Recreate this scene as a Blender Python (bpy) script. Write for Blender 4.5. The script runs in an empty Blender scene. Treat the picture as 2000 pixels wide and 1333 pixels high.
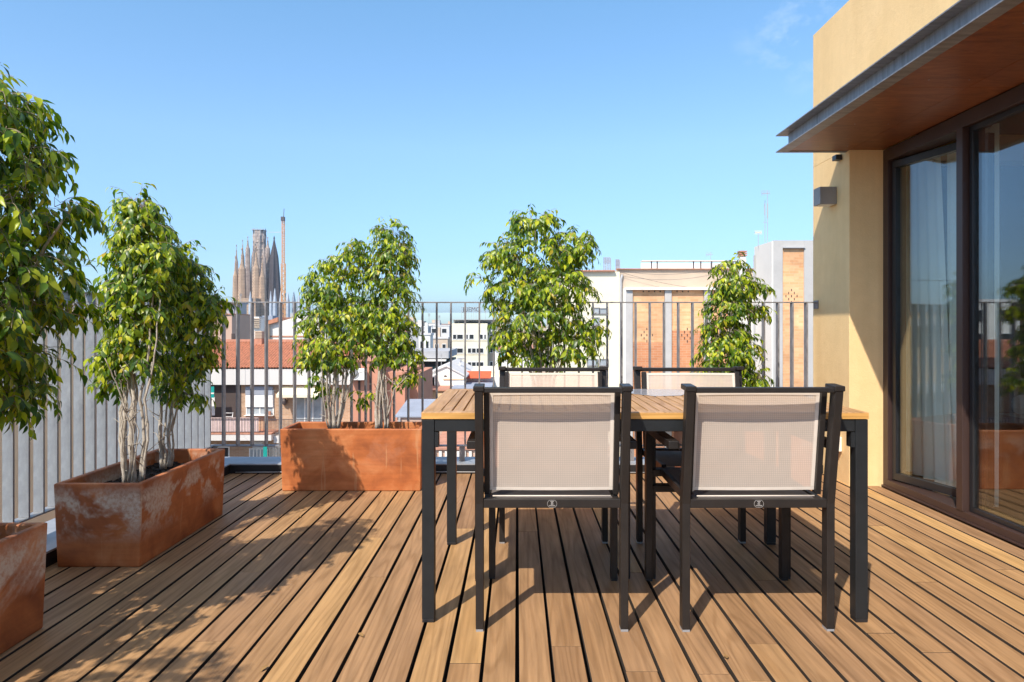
import bpy, math, random
from math import radians as R, sin, cos, pi
from mathutils import Vector, Matrix, Quaternion

random.seed(7)
S = bpy.context.scene
COL = S.collection

# ------------------------------------------------------------------ camera
FPX = 1333.0                      # focal length in pixels of the 2000 px wide photograph (24 mm)
VX, VY, EYE = 1010.0, 637.0, 1.05 # vanishing point and eye height
cam = bpy.data.cameras.new('camera'); cam.lens = 24.0; cam.sensor_width = 36.0
cam.shift_x = -(VX - 1000) / 2000.0
cam.shift_y = -(666.5 - VY) / 2000.0
cam.clip_start = 0.05; cam.clip_end = 9000
camo = bpy.data.objects.new('camera', cam); COL.objects.link(camo)
camo.location = (0, 0, EYE); camo.rotation_euler = (R(90), 0, 0)
S.camera = camo

# ------------------------------------------------------------------ sky, sun, exposure
LD = Vector((0.43, 0.80, -1.0)).normalized()      # direction the sunlight travels
W = bpy.data.worlds.new('World'); S.world = W; W.use_nodes = True
wn = W.node_tree; wn.nodes.clear()
w_out = wn.nodes.new('ShaderNodeOutputWorld'); w_bg = wn.nodes.new('ShaderNodeBackground')
sky = wn.nodes.new('ShaderNodeTexSky'); sky.sky_type = 'NISHITA'; sky.sun_disc = False
sky.sun_elevation = math.asin(-LD.z); sky.sun_rotation = math.atan2(-LD.x, -LD.y)
sky.altitude = 0; sky.air_density = 1.0; sky.dust_density = 0.6; sky.ozone_density = 2.2
w_bg.inputs['Strength'].default_value = 0.15
# faint high cloud wisps
tc = wn.nodes.new('ShaderNodeTexCoord')
mp = wn.nodes.new('ShaderNodeMapping'); mp.inputs['Scale'].default_value = (5.0, 2.2, 9.0)
nz = wn.nodes.new('ShaderNodeTexNoise'); nz.inputs['Scale'].default_value = 2.6; nz.inputs['Detail'].default_value = 7; nz.inputs['Roughness'].default_value = 0.62
rp = wn.nodes.new('ShaderNodeValToRGB'); rp.color_ramp.elements[0].position = 0.50; rp.color_ramp.elements[1].position = 0.80
dd = wn.nodes.new('ShaderNodeVectorMath'); dd.operation = 'DISTANCE'
wd = Vector((545 / 1333, 1, 575 / 1333)).normalized(); dd.inputs[1].default_value = wd
mr = wn.nodes.new('ShaderNodeMapRange'); mr.inputs[1].default_value = 0.085; mr.inputs[2].default_value = 0.01; mr.inputs[3].default_value = 0.0; mr.inputs[4].default_value = 0.55
mm = wn.nodes.new('ShaderNodeMath'); mm.operation = 'MULTIPLY'
mx = wn.nodes.new('ShaderNodeMixRGB'); mx.inputs[2].default_value = (5.5, 6.0, 6.6, 1)
L = wn.links.new
L(tc.outputs['Generated'], mp.inputs['Vector']); L(mp.outputs[0], nz.inputs['Vector']); L(nz.outputs['Fac'], rp.inputs[0])
L(tc.outputs['Generated'], dd.inputs[0]); L(dd.outputs['Value'], mr.inputs[0])
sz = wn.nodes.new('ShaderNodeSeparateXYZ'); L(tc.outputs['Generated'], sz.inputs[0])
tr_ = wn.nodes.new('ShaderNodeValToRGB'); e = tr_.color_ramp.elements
for i, (p, c) in enumerate([(0.0, (0.56, 0.75, 1.02, 1)), (0.10, (0.62, 0.77, 0.98, 1)), (0.25, (0.88, 1.03, 1.11, 1)), (0.43, (0.86, 1.13, 1.18, 1)), (0.62, (1.45, 1.22, 1.05, 1)), (1.0, (1.5, 1.22, 1.0, 1))]):  # upper stops, above the frame, tinted warm to neutralise the fill light
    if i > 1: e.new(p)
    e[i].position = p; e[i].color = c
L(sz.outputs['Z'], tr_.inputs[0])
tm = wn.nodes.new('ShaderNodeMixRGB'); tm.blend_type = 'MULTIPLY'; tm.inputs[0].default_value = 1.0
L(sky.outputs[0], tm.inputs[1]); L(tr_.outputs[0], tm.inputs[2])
L(rp.outputs[0], mm.inputs[0]); L(mr.outputs[0], mm.inputs[1]); L(mm.outputs[0], mx.inputs[0])
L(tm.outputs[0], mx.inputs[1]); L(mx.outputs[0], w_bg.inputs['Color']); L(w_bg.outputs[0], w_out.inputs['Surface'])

sun = bpy.data.lights.new('sun', 'SUN'); sun.energy = 3.9; sun.angle = R(0.5); sun.color = (1.0, 0.93, 0.82)
suno = bpy.data.objects.new('sun', sun); COL.objects.link(suno)
suno.rotation_euler = LD.to_track_quat('-Z', 'Y').to_euler()
S.view_settings.view_transform = 'Standard'; S.view_settings.look = 'None'
S.view_settings.exposure = 0.52; S.view_settings.gamma = 1.0
S.cycles.max_bounces = 8; S.cycles.transparent_max_bounces = 12
S.cycles.use_denoising = True

# ------------------------------------------------------------------ helpers
def wx(px, d): return (px - VX) / FPX * d
def wz(py, d): return EYE - (py - VY) / FPX * d

def tag(o, label=None, cat=None, group=None, kind=None):
    if label: o['label'] = label
    if cat: o['category'] = cat
    if group: o['group'] = group
    if kind: o['kind'] = kind
    return o

def thing(name, label, cat, loc=(0, 0, 0), rz=0.0, group=None):
    o = bpy.data.objects.new(name, None); COL.objects.link(o)
    o.location = loc; o.rotation_euler = (0, 0, rz); o.empty_display_size = 0.1
    return tag(o, label, cat, group)

class MB:
    def __init__(s): s.v = []; s.f = []; s.m = []; s.mats = []
    def _mi(s, m):
        if m is None: return 0
        if m not in s.mats: s.mats.append(m)
        return s.mats.index(m)
    def add(s, vs, fs, m=None):
        n = len(s.v); s.v += [tuple(v) for v in vs]; k = s._mi(m)
        for f in fs: s.f.append(tuple(i + n for i in f)); s.m.append(k)
    def box(s, a, b, m=None, M=None):
        x0, y0, z0 = a; x1, y1, z1 = b
        vs = [(x0,y0,z0),(x1,y0,z0),(x1,y1,z0),(x0,y1,z0),(x0,y0,z1),(x1,y0,z1),(x1,y1,z1),(x0,y1,z1)]
        if M is not None: vs = [M @ Vector(v) for v in vs]
        s.add(vs, [(0,3,2,1),(4,5,6,7),(0,1,5,4),(1,2,6,5),(2,3,7,6),(3,0,4,7)], m); return s
    def beam(s, p, q, w, h, m=None, up=(0, 0, 1)):
        p = Vector(p); q = Vector(q); d = (q - p).normalized(); u = Vector(up)
        r = d.cross(u)
        if r.length < 1e-4: r = d.cross(Vector((0, 1, 0)))
        r.normalize(); u = r.cross(d).normalized()
        vs = []
        for c in (p, q):
            for a, b in ((-1,-1),(1,-1),(1,1),(-1,1)): vs.append(c + r * (a * w / 2) + u * (b * h / 2))
        s.add(vs, [(3,2,1,0),(4,5,6,7),(0,1,5,4),(1,2,6,5),(2,3,7,6),(3,0,4,7)], m); return s
    def tube(s, pts, rs, n=6, m=None, cap=True):
        pts = [Vector(p) for p in pts]
        if not isinstance(rs, (list, tuple)): rs = [rs] * len(pts)
        vs = []; ref = Vector((0.31, 0.17, 0.93)); prev = None
        for i, p in enumerate(pts):
            d = (pts[min(i + 1, len(pts) - 1)] - pts[max(i - 1, 0)]).normalized()
            if prev is None:
                u = d.cross(Vector((1, 0, 0)) if abs(d.x) < 0.9 else Vector((0, 1, 0))).normalized()
            else:
                u = (prev - d * prev.dot(d)).normalized()
            prev = u; w = d.cross(u)
            for k in range(n):
                a = 2 * pi * k / n; vs.append(p + (u * cos(a) + w * sin(a)) * rs[i])
        fs = []
        for i in range(len(pts) - 1):
            for k in range(n):
                k2 = (k + 1) % n; fs.append((i*n+k, i*n+k2, (i+1)*n+k2, (i+1)*n+k))
        if cap: fs.append(tuple(range(n - 1, -1, -1))); fs.append(tuple((len(pts)-1)*n + k for k in range(n)))
        s.add(vs, fs, m); return s
    def prism(s, poly, y0, y1, m=None, axis='Y'):
        n = len(poly)
        if axis == 'Y': vs = [(x, y0, z) for x, z in poly] + [(x, y1, z) for x, z in poly]
        elif axis == 'X': vs = [(y0, a, b) for a, b in poly] + [(y1, a, b) for a, b in poly]
        else: vs = [(a, b, y0) for a, b in poly] + [(a, b, y1) for a, b in poly]
        fs = [tuple(range(n)), tuple(range(2*n-1, n-1, -1))] + [(i, n+i, n+(i+1)%n, (i+1)%n) for i in range(n)]
        s.add(vs, fs, m); return s
    def lathe(s, prof, c=(0, 0, 0), n=12, m=None, wob=0.0):
        vs = []; 
        for r, z in prof:
            for k in range(n):
                a = 2*pi*k/n; rr = r * (1 + (wob * (1 if k % 2 else -1)))
                vs.append((c[0]+rr*cos(a), c[1]+rr*sin(a), c[2]+z))
        fs = []
        for i in range(len(prof)-1):
            for k in range(n):
                k2 = (k+1)%n; fs.append((i*n+k, i*n+k2, (i+1)*n+k2, (i+1)*n+k))
        fs.append(tuple(range(n-1,-1,-1))); fs.append(tuple((len(prof)-1)*n+k for k in range(n)))
        s.add(vs, fs, m); return s
    def build(s, name, mat, parent=None, bevel=0, smooth=False, recalc=True):
        me = bpy.data.meshes.new(name); me.from_pydata(s.v, [], s.f)
        if s.mats:
            for x in s.mats: me.materials.append(x)
            me.polygons.foreach_set('material_index', s.m)
        else: me.materials.append(mat)
        if recalc:
            import bmesh
            bm = bmesh.new(); bm.from_mesh(me); bmesh.ops.recalc_face_normals(bm, faces=bm.faces); bm.to_mesh(me); bm.free()
        if smooth: me.polygons.foreach_set('use_smooth', [True] * len(me.polygons))
        me.update()
        o = bpy.data.objects.new(name, me); COL.objects.link(o)
        if parent: o.parent = parent
        if bevel:
            b = o.modifiers.new('bevel', 'BEVEL'); b.width = bevel; b.segments = 2; b.limit_method = 'ANGLE'; b.harden_normals = False
        return o

def kids(o): return [c for c in bpy.data.objects if c.parent == o]
def copy_tree(o, parent=None):
    c = o.copy(); COL.objects.link(c); c.parent = parent
    for k in kids(o): copy_tree(k, c)
    return c

# ------------------------------------------------------------------ materials
def new_mat(name):
    m = bpy.data.materials.new(name); m.use_nodes = True; nt = m.node_tree
    return m, nt, nt.nodes['Principled BSDF']
def N(nt, t, **kw):
    n = nt.nodes.new(t)
    for k, v in kw.items():
        if k.startswith('i_'):
            key = k[2:]; key = int(key) if key.isdigit() else key.replace('_', ' ')
            n.inputs[key].default_value = v
        else: setattr(n, k, v)
    return n
def coords(nt, scale=(1, 1, 1), island=False, kind='Object', rot=(0, 0, 0)):
    c = N(nt, 'ShaderNodeTexCoord'); m = N(nt, 'ShaderNodeMapping'); m.inputs['Scale'].default_value = scale; m.inputs['Rotation'].default_value = rot
    src = c.outputs[kind]
    if island:
        g = N(nt, 'ShaderNodeNewGeometry'); mu = N(nt, 'ShaderNodeVectorMath', operation='SCALE'); mu.inputs[0].default_value = (37.1, 53.7, 11.3)
        nt.links.new(g.outputs['Random Per Island'], mu.inputs['Scale'])
        ad = N(nt, 'ShaderNodeVectorMath', operation='ADD'); nt.links.new(src, ad.inputs[0]); nt.links.new(mu.outputs[0], ad.inputs[1]); src = ad.outputs[0]
    nt.links.new(src, m.inputs['Vector']); return m.outputs[0]
def ramp(nt, fac, stops):
    r = N(nt, 'ShaderNodeValToRGB'); e = r.color_ramp.elements
    while len(e) < len(stops): e.new(0.5)
    for i, (p, c) in enumerate(stops): e[i].position = p; e[i].color = (*c, 1) if len(c) == 3 else c
    nt.links.new(fac, r.inputs[0]); return r.outputs[0]
def mix(nt, a, b, fac, mode='MIX'):
    m = N(nt, 'ShaderNodeMixRGB', blend_type=mode)
    for i, x in ((1, a), (2, b)):
        if isinstance(x, tuple): m.inputs[i].default_value = (*x, 1)
        else: nt.links.new(x, m.inputs[i])
    if isinstance(fac, (int, float)): m.inputs[0].default_value = fac
    else: nt.links.new(fac, m.inputs[0])
    return m.outputs[0]
def noise(nt, vec, scale, detail=4, rough=0.55, dist=0.0):
    n = N(nt, 'ShaderNodeTexNoise'); n.inputs['Scale'].default_value = scale; n.inputs['Detail'].default_value = detail
    n.inputs['Roughness'].default_value = rough; n.inputs['Distortion'].default_value = dist
    nt.links.new(vec, n.inputs['Vector']); return n.outputs['Fac']
def bump(nt, b, h, strength=0.2, dist=0.01):
    n = N(nt, 'ShaderNodeBump'); n.inputs['Strength'].default_value = strength; n.inputs['Distance'].default_value = dist
    nt.links.new(h, n.inputs['Height']); nt.links.new(n.outputs[0], b.inputs['Normal'])

def plain(name, col, rough=0.6, metal=0.0, var=0.12, vs=3.0, bs=0.0, bscale=60, bd=0.003, spec=0.5):
    m, nt, b = new_mat(name)
    v = coords(nt); n = noise(nt, v, vs, 5, 0.6)
    lo = tuple(c * (1 - var) for c in col); hi = tuple(min(1, c * (1 + var)) for c in col)
    nt.links.new(ramp(nt, n, [(0.3, lo), (0.7, hi)]), b.inputs['Base Color'])
    b.inputs['Roughness'].default_value = rough; b.inputs['Metallic'].default_value = metal
    b.inputs['Specular IOR Level'].default_value = spec
    if bs: bump(nt, b, noise(nt, v, bscale, 3, 0.6), bs, bd)
    return m

def wood_mat(name, cols, grain=(38, 2.4, 38), rough=0.62, island=True, dirt=0.25, bs=0.25, sp=0.3):
    m, nt, b = new_mat(name)
    v = coords(nt, grain, island)
    n1 = noise(nt, v, 1.0, 6, 0.6, 0.6)
    w = N(nt, 'ShaderNodeTexWave', wave_type='BANDS', bands_direction='X'); w.inputs['Scale'].default_value = 0.35
    w.inputs['Distortion'].default_value = 9.0; w.inputs['Detail'].default_value = 3; w.inputs['Detail Scale'].default_value = 0.6
    nt.links.new(v, w.inputs['Vector'])
    g = N(nt, 'ShaderNodeNewGeometry')
    base = ramp(nt, g.outputs['Random Per Island'], [(i / (len(cols) - 1), c) for i, c in enumerate(cols)])
    c1 = mix(nt, base, ramp(nt, n1, [(0.28, (0.70, 0.68, 0.66)), (0.70, (1.18, 1.15, 1.12))]), 0.9, 'MULTIPLY')
    c2 = mix(nt, c1, ramp(nt, w.outputs['Fac'], [(0.0, (0.90, 0.88, 0.86)), (0.6, (1.04, 1.03, 1.02))]), 0.6, 'MULTIPLY')
    vf = coords(nt, tuple(g_ * 0.16 for g_ in grain), island); nf = noise(nt, vf, 1.0, 2, 0.45, 0.3)
    mf = N(nt, 'ShaderNodeMath', operation='MULTIPLY'); mf.inputs[1].default_value = 95.0; nt.links.new(nf, mf.inputs[0])
    sf_ = N(nt, 'ShaderNodeMath', operation='SINE'); nt.links.new(mf.outputs[0], sf_.inputs[0])
    fg = N(nt, 'ShaderNodeMapRange'); fg.inputs[1].default_value = -1; nt.links.new(sf_.outputs[0], fg.inputs[0])
    c2 = mix(nt, c2, ramp(nt, fg.outputs[0], [(0.0, (0.80, 0.76, 0.70)), (0.35, (1.0, 1.0, 1.0)), (1.0, (1.07, 1.06, 1.04))]), 0.75, 'MULTIPLY')
    v2 = coords(nt, (1, 0.6, 1)); big = noise(nt, v2, 2.6, 5, 0.62)
    c3 = mix(nt, c2, ramp(nt, big, [(0.3, (0.74, 0.72, 0.72)), (0.62, (1.08, 1.06, 1.02))]), dirt * 2.2, 'MULTIPLY')
    # dark specks and grime
    sp2 = noise(nt, coords(nt, (30, 9, 30)), 2.0, 6, 0.75)
    c4 = mix(nt, c3, (0.09, 0.06, 0.045), ramp(nt, sp2, [(0.68, (0, 0, 0)), (0.78, (0.5, 0.5, 0.5))]))
    nt.links.new(c4, b.inputs['Base Color'])
    nt.links.new(ramp(nt, n1, [(0.2, (rough + 0.12,) * 3), (0.8, (rough - 0.12,) * 3)]), b.inputs['Roughness'])
    b.inputs['Specular IOR Level'].default_value = sp
    bump(nt, b, n1, bs, 0.002)
    return m

M = {}
M['deck'] = wood_mat('deck_wood', [(0.31, 0.180, 0.090), (0.41, 0.245, 0.120), (0.35, 0.204, 0.100), (0.46, 0.278, 0.132), (0.34, 0.202, 0.108), (0.42, 0.252, 0.122), (0.53, 0.325, 0.138)])
M['table_wood'] = wood_mat('table_wood', [(0.44, 0.25, 0.11), (0.52, 0.31, 0.14), (0.48, 0.28, 0.13), (0.56, 0.33, 0.14)], rough=0.5, dirt=0.2)
M['table_edge'] = wood_mat('table_edge_wood', [(0.62, 0.34, 0.10), (0.68, 0.39, 0.12)], grain=(2.2, 55, 55), island=False, dirt=0.15, rough=0.5)
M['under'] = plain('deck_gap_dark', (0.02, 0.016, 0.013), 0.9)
M['zinc'] = plain('weathered_zinc', (0.36, 0.38, 0.41), 0.5, 0.2, 0.18, 6, 0.1)
M['zinc_dark'] = plain('dark_flashing', (0.012, 0.012, 0.013), 0.6)
M['cable'] = plain('steel_cable', (0.35, 0.34, 0.33), 0.4, 0.5)

def galv():
    m, nt, b = new_mat('galvanised_steel')
    v = coords(nt, (1, 1, 0.5)); n1 = noise(nt, v, 26, 6, 0.7); n2 = noise(nt, v, 3.5, 4, 0.6)
    c = ramp(nt, n1, [(0.3, (0.27, 0.28, 0.30)), (0.62, (0.40, 0.415, 0.43)), (0.8, (0.52, 0.54, 0.55))])
    c = mix(nt, c, ramp(nt, n2, [(0.3, (0.72, 0.72, 0.74)), (0.7, (1.08, 1.08, 1.08))]), 0.8, 'MULTIPLY')
    nt.links.new(c, b.inputs['Base Color']); b.inputs['Metallic'].default_value = 0.35
    b.inputs['Roughness'].default_value = 0.48; bump(nt, b, n1, 0.08, 0.001)
    return m
M['galv'] = galv()
M['rail'] = plain('railing_steel', (0.26, 0.245, 0.245), 0.5, 0.25, 0.3, 14)

def charcoal(name, col, scr=0.5):
    m, nt, b = new_mat(name)
    v = coords(nt); n1 = noise(nt, v, 9, 5, 0.65); n2 = noise(nt, coords(nt, (6, 6, 1.5)), 22, 7, 0.8)
    c = ramp(nt, n1, [(0.3, tuple(x * 0.8 for x in col)), (0.7, tuple(x * 1.25 for x in col))])
    c = mix(nt, c, (0.12, 0.13, 0.14), ramp(nt, n2, [(0.66, (0, 0, 0)), (0.80, (scr,) * 3)]))
    nt.links.new(c, b.inputs['Base Color'])
    nt.links.new(ramp(nt, n1, [(0.3, (0.50,) * 3), (0.7, (0.34,) * 3)]), b.inputs['Roughness']); b.inputs['Specular IOR Level'].default_value = 0.28
    return m
M['frame'] = charcoal('charcoal_powder_coat', (0.024, 0.020, 0.018), 0.10)
M['table_frame'] = charcoal('table_steel', (0.019, 0.021, 0.023), 0.6)

def mesh_fabric(name, col, alpha, weave=150.0):
    m, nt, b = new_mat(name)
    c = N(nt, 'ShaderNodeTexCoord'); sx = N(nt, 'ShaderNodeSeparateXYZ'); nt.links.new(c.outputs['Object'], sx.inputs[0])
    outs = []
    for ax in ('X', 'Z'):
        mu = N(nt, 'ShaderNodeMath', operation='MULTIPLY'); mu.inputs[1].default_value = weave * 2 * pi / 1.0 * 1.0
        nt.links.new(sx.outputs[ax], mu.inputs[0])
        si = N(nt, 'ShaderNodeMath', operation='SINE'); nt.links.new(mu.outputs[0], si.inputs[0])
        ab = N(nt, 'ShaderNodeMapRange'); ab.inputs[1].default_value = -1; ab.inputs[2].default_value = -0.70; ab.inputs[3].default_value = 1; ab.inputs[4].default_value = 0
        nt.links.new(si.outputs[0], ab.inputs[0]); outs.append(ab.outputs[0])
    mxn = N(nt, 'ShaderNodeMath', operation='MAXIMUM'); nt.links.new(outs[0], mxn.inputs[0]); nt.links.new(outs[1], mxn.inputs[1])
    v = coords(nt); n1 = noise(nt, v, 14, 4, 0.6)
    base = ramp(nt, n1, [(0.3, tuple(x * 0.93 for x in col)), (0.7, col)])
    cc = mix(nt, base, tuple(x * 0.80 for x in col), mxn.outputs[0])
    nt.links.new(cc, b.inputs['Base Color']); b.inputs['Roughness'].default_value = 0.75
    al = N(nt, 'ShaderNodeMapRange'); al.inputs[3].default_value = alpha; al.inputs[4].default_value = alpha - 0.12
    nt.links.new(mxn.outputs[0], al.inputs[0]); nt.links.new(al.outputs[0], b.inputs['Alpha'])
    b.inputs['Sheen Weight'].default_value = 0.15
    bump(nt, b, mxn.outputs[0], -0.3, 0.0006)
    return m
M['mesh'] = mesh_fabric('beige_mesh', (0.65, 0.545, 0.46), 0.84)
M['hem'] = plain('beige_hem', (0.70, 0.61, 0.52), 0.8, 0, 0.06, 12)
M['seatmesh'] = plain('seat_mesh', (0.17, 0.15, 0.145), 0.7, 0, 0.1, 30)
M['badge'] = plain('badge_silver', (0.42, 0.40, 0.38), 0.4, 0.2)

def terracotta(name, seed=0.0, stain=0.5, dark=1.0):
    m, nt, b = new_mat(name)
    c = N(nt, 'ShaderNodeTexCoord'); ad = N(nt, 'ShaderNodeVectorMath', operation='ADD'); ad.inputs[1].default_value = (seed, seed * 1.7, seed * 0.6)
    nt.links.new(c.outputs['Object'], ad.inputs[0]); v = ad.outputs[0]
    n1 = noise(nt, v, 4.5, 6, 0.6, 0.4); n2 = noise(nt, v, 2.6, 5, 0.6, 0.5); n3 = noise(nt, v, 60, 4, 0.7)
    base = ramp(nt, n1, [(0.25, tuple(x * dark for x in (0.20, 0.050, 0.014))), (0.5, tuple(x * dark for x in (0.44, 0.130, 0.034))), (0.75, tuple(x * dark for x in (0.60, 0.25, 0.095)))])
    mpn = N(nt, 'ShaderNodeMapping'); mpn.inputs['Scale'].default_value = (1.5, 1.5, 26); nt.links.new(v, mpn.inputs['Vector'])
    n4 = noise(nt, mpn.outputs[0], 1.2, 4, 0.6)
    base = mix(nt, base, ramp(nt, n4, [(0.35, (0.80, 0.78, 0.76)), (0.65, (1.1, 1.1, 1.12))]), 0.7, 'MULTIPLY')
    # lime bloom: a horizontal belt broken up by noise
    sx = N(nt, 'ShaderNodeSeparateXYZ'); nt.links.new(c.outputs['Object'], sx.inputs[0])
    ly_ = N(nt, 'ShaderNodeMath', operation='LESS_THAN'); ly_.inputs[1].default_value = -0.415; nt.links.new(sx.outputs['Y'], ly_.inputs[0])
    am_ = N(nt, 'ShaderNodeMath', operation='MULTIPLY_ADD'); am_.inputs[1].default_value = 0.10 if stain > 0.5 else 0.0; nt.links.new(ly_.outputs[0], am_.inputs[0]); nt.links.new(n2, am_.inputs[2]); n2 = am_.outputs[0]
    belt = ramp(nt, sx.outputs['Z'], [(0.10, (0, 0, 0)), (0.22, (1, 1, 1)), (0.30, (1, 1, 1)), (0.36, (0.1, 0.1, 0.1))])
    patch = ramp(nt, n2, [(0.485, (0, 0, 0)), (0.53, (1, 1, 1))])
    grit = ramp(nt, n3, [(0.35, (0.35, 0.35, 0.35)), (0.6, (1, 1, 1))])
    k = mix(nt, belt, patch, 1.0, 'MULTIPLY'); k = mix(nt, k, grit, 1.0, 'MULTIPLY')
    k2 = N(nt, 'ShaderNodeMath', operation='MULTIPLY'); k2.inputs[1].default_value = 0.95 * stain; nt.links.new(k, k2.inputs[0])
    col = mix(nt, base, (0.66, 0.54, 0.43), k2.outputs[0])
    # thin run-down streaks
    mp3 = N(nt, 'ShaderNodeMapping'); mp3.inputs['Scale'].default_value = (9, 9, 0.7); nt.links.new(v, mp3.inputs['Vector'])
    st = noise(nt, mp3.outputs[0], 2.2, 3, 0.5)
    col = mix(nt, col, (0.60, 0.33, 0.16), ramp(nt, st, [(0.66, (0, 0, 0)), (0.70, (0.45, 0.45, 0.45)), (0.74, (0, 0, 0))]))
    nt.links.new(col, b.inputs['Base Color']); b.inputs['Roughness'].default_value = 0.62
    bump(nt, b, n3, 0.15, 0.002)
    return m
M['terra_a'] = terracotta('terracotta_stained', 0.7, 1.0, 1.08)
M['terra_b'] = terracotta('terracotta_clean', 4.3, 0.08, 1.15)
M['terra_c'] = terracotta('terracotta_pale_bloom', 8.1, 1.1, 1.05)
M['terra_d'] = terracotta('terracotta_plain', 2.1, 0.35, 1.0)
M['soil'] = plain('dark_bark_soil', (0.035, 0.024, 0.018), 0.95, 0, 0.6, 40, 1.0, 45, 0.03)
M['root'] = plain('roots', (0.10, 0.075, 0.06), 0.9, 0, 0.3, 20)

def stucco():
    m, nt, b = new_mat('ochre_stucco')
    v = coords(nt); n1 = noise(nt, v, 2.0, 5, 0.6); n3 = noise(nt, v, 130, 4, 0.7)
    c = ramp(nt, n1, [(0.3, (0.88, 0.60, 0.285)), (0.7, (0.94, 0.655, 0.33))])
    st = noise(nt, coords(nt, (5, 5, 0.45)), 1.6, 5, 0.65)
    c = mix(nt, c, ramp(nt, st, [(0.34, (0.88, 0.86, 0.82)), (0.60, (1.03, 1.03, 1.03))]), 0.35, 'MULTIPLY')
    tw2 = noise(nt, coords(nt), 11, 5, 0.7)
    c = mix(nt, c, ramp(nt, tw2, [(0.30, (0.92, 0.91, 0.89)), (0.65, (1.03, 1.03, 1.02))]), 0.5, 'MULTIPLY')
    nt.links.new(c, b.inputs['Base Color']); b.inputs['Roughness'].default_value = 0.9
    ab2 = N(nt, 'ShaderNodeMath', operation='MULTIPLY_ADD'); ab2.inputs[1].default_value = 1.6; nt.links.new(tw2, ab2.inputs[0]); nt.links.new(n3, ab2.inputs[2])
    bump(nt, b, ab2.outputs[0], 0.4, 0.005); return m
M['stucco'] = stucco()
def soffit():
    m, nt, b = new_mat('varnished_plywood')
    v = coords(nt, (2.5, 9, 1)); n1 = noise(nt, v, 2.2, 6, 0.65, 1.4); n2 = noise(nt, coords(nt), 1.3, 4, 0.6)
    c = ramp(nt, n1, [(0.3, (0.15, 0.048, 0.017)), (0.55, (0.26, 0.090, 0.031)), (0.75, (0.34, 0.13, 0.050))])
    c = mix(nt, c, ramp(nt, n2, [(0.3, (0.75, 0.72, 0.7)), (0.7, (1.1, 1.1, 1.1))]), 0.9, 'MULTIPLY')
    nt.links.new(c, b.inputs['Base Color']); b.inputs['Roughness'].default_value = 0.42
    return m
M['soffit'] = soffit()
def beam_mat():
    m, nt, b = new_mat('grey_steel_channel')
    n1 = noise(nt, coords(nt, (1, 6, 0.7)), 5, 6, 0.7); n2 = noise(nt, coords(nt), 1.4, 4, 0.6)
    c = ramp(nt, n1, [(0.3, (0.19, 0.19, 0.20)), (0.55, (0.29, 0.30, 0.32)), (0.75, (0.37, 0.38, 0.40))])
    c = mix(nt, c, ramp(nt, n2, [(0.35, (0.75, 0.72, 0.70)), (0.65, (1.05, 1.05, 1.06))]), 0.8, 'MULTIPLY')
    nt.links.new(c, b.inputs['Base Color']); b.inputs['Metallic'].default_value = 0.3; b.inputs['Roughness'].default_value = 0.5
    bump(nt, b, n2, 0.15, 0.01); return m
M['steel_beam'] = beam_mat()
M['brown_frame'] = plain('brown_window_frame', (0.052, 0.029, 0.024), 0.42, 0.0, 0.08, 8)
M['black_sash'] = plain('black_sash', (0.02, 0.02, 0.022), 0.35, 0, 0.1, 8)
M['lamp_body'] = plain('lamp_aluminium', (0.30, 0.28, 0.27), 0.5, 0.3)
M['socket'] = plain('white_plastic', (0.78, 0.75, 0.70), 0.5)
def glass(name, tint=(0.92, 0.95, 0.93), boost=2.7, rough=0.0):
    m, nt, b = new_mat(name); nt.nodes.remove(b)
    out = nt.nodes['Material Output']
    tr = N(nt, 'ShaderNodeBsdfTransparent'); tr.inputs[0].default_value = (*tint, 1)
    gl = N(nt, 'ShaderNodeBsdfGlossy'); gl.inputs['Roughness'].default_value = rough; gl.inputs[0].default_value = (0.9, 0.95, 1, 1)
    lw = N(nt, 'ShaderNodeLayerWeight'); lw.inputs[0].default_value = 0.5
    pw = N(nt, 'ShaderNodeMath', operation='POWER'); pw.inputs[1].default_value = 5.0; nt.links.new(lw.outputs['Facing'], pw.inputs[0])
    fr = N(nt, 'ShaderNodeMath', operation='MULTIPLY_ADD'); fr.inputs[1].default_value = 0.96; fr.inputs[2].default_value = 0.04; nt.links.new(pw.outputs[0], fr.inputs[0])
    mu = N(nt, 'ShaderNodeMath', operation='MULTIPLY', use_clamp=True); mu.inputs[1].default_value = boost
    mxs = N(nt, 'ShaderNodeMixShader')
    nt.links.new(fr.outputs[0], mu.inputs[0]); nt.links.new(mu.outputs[0], mxs.inputs[0])
    nt.links.new(tr.outputs[0], mxs.inputs[1]); nt.links.new(gl.outputs[0], mxs.inputs[2]); nt.links.new(mxs.outputs[0], out.inputs[0])
    return m
M['glass'] = glass('window_glass')
M['curtain'] = plain('pale_curtain', (0.86, 0.90, 0.85), 0.9, 0, 0.05, 3)
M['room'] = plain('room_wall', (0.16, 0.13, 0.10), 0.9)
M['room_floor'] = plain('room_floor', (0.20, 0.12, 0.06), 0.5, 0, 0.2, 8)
M['cabinet'] = plain('dark_red_wood', (0.13, 0.045, 0.025), 0.4, 0, 0.2, 8)
M['linen'] = plain('white_linen', (0.62, 0.60, 0.56), 0.9)

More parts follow.
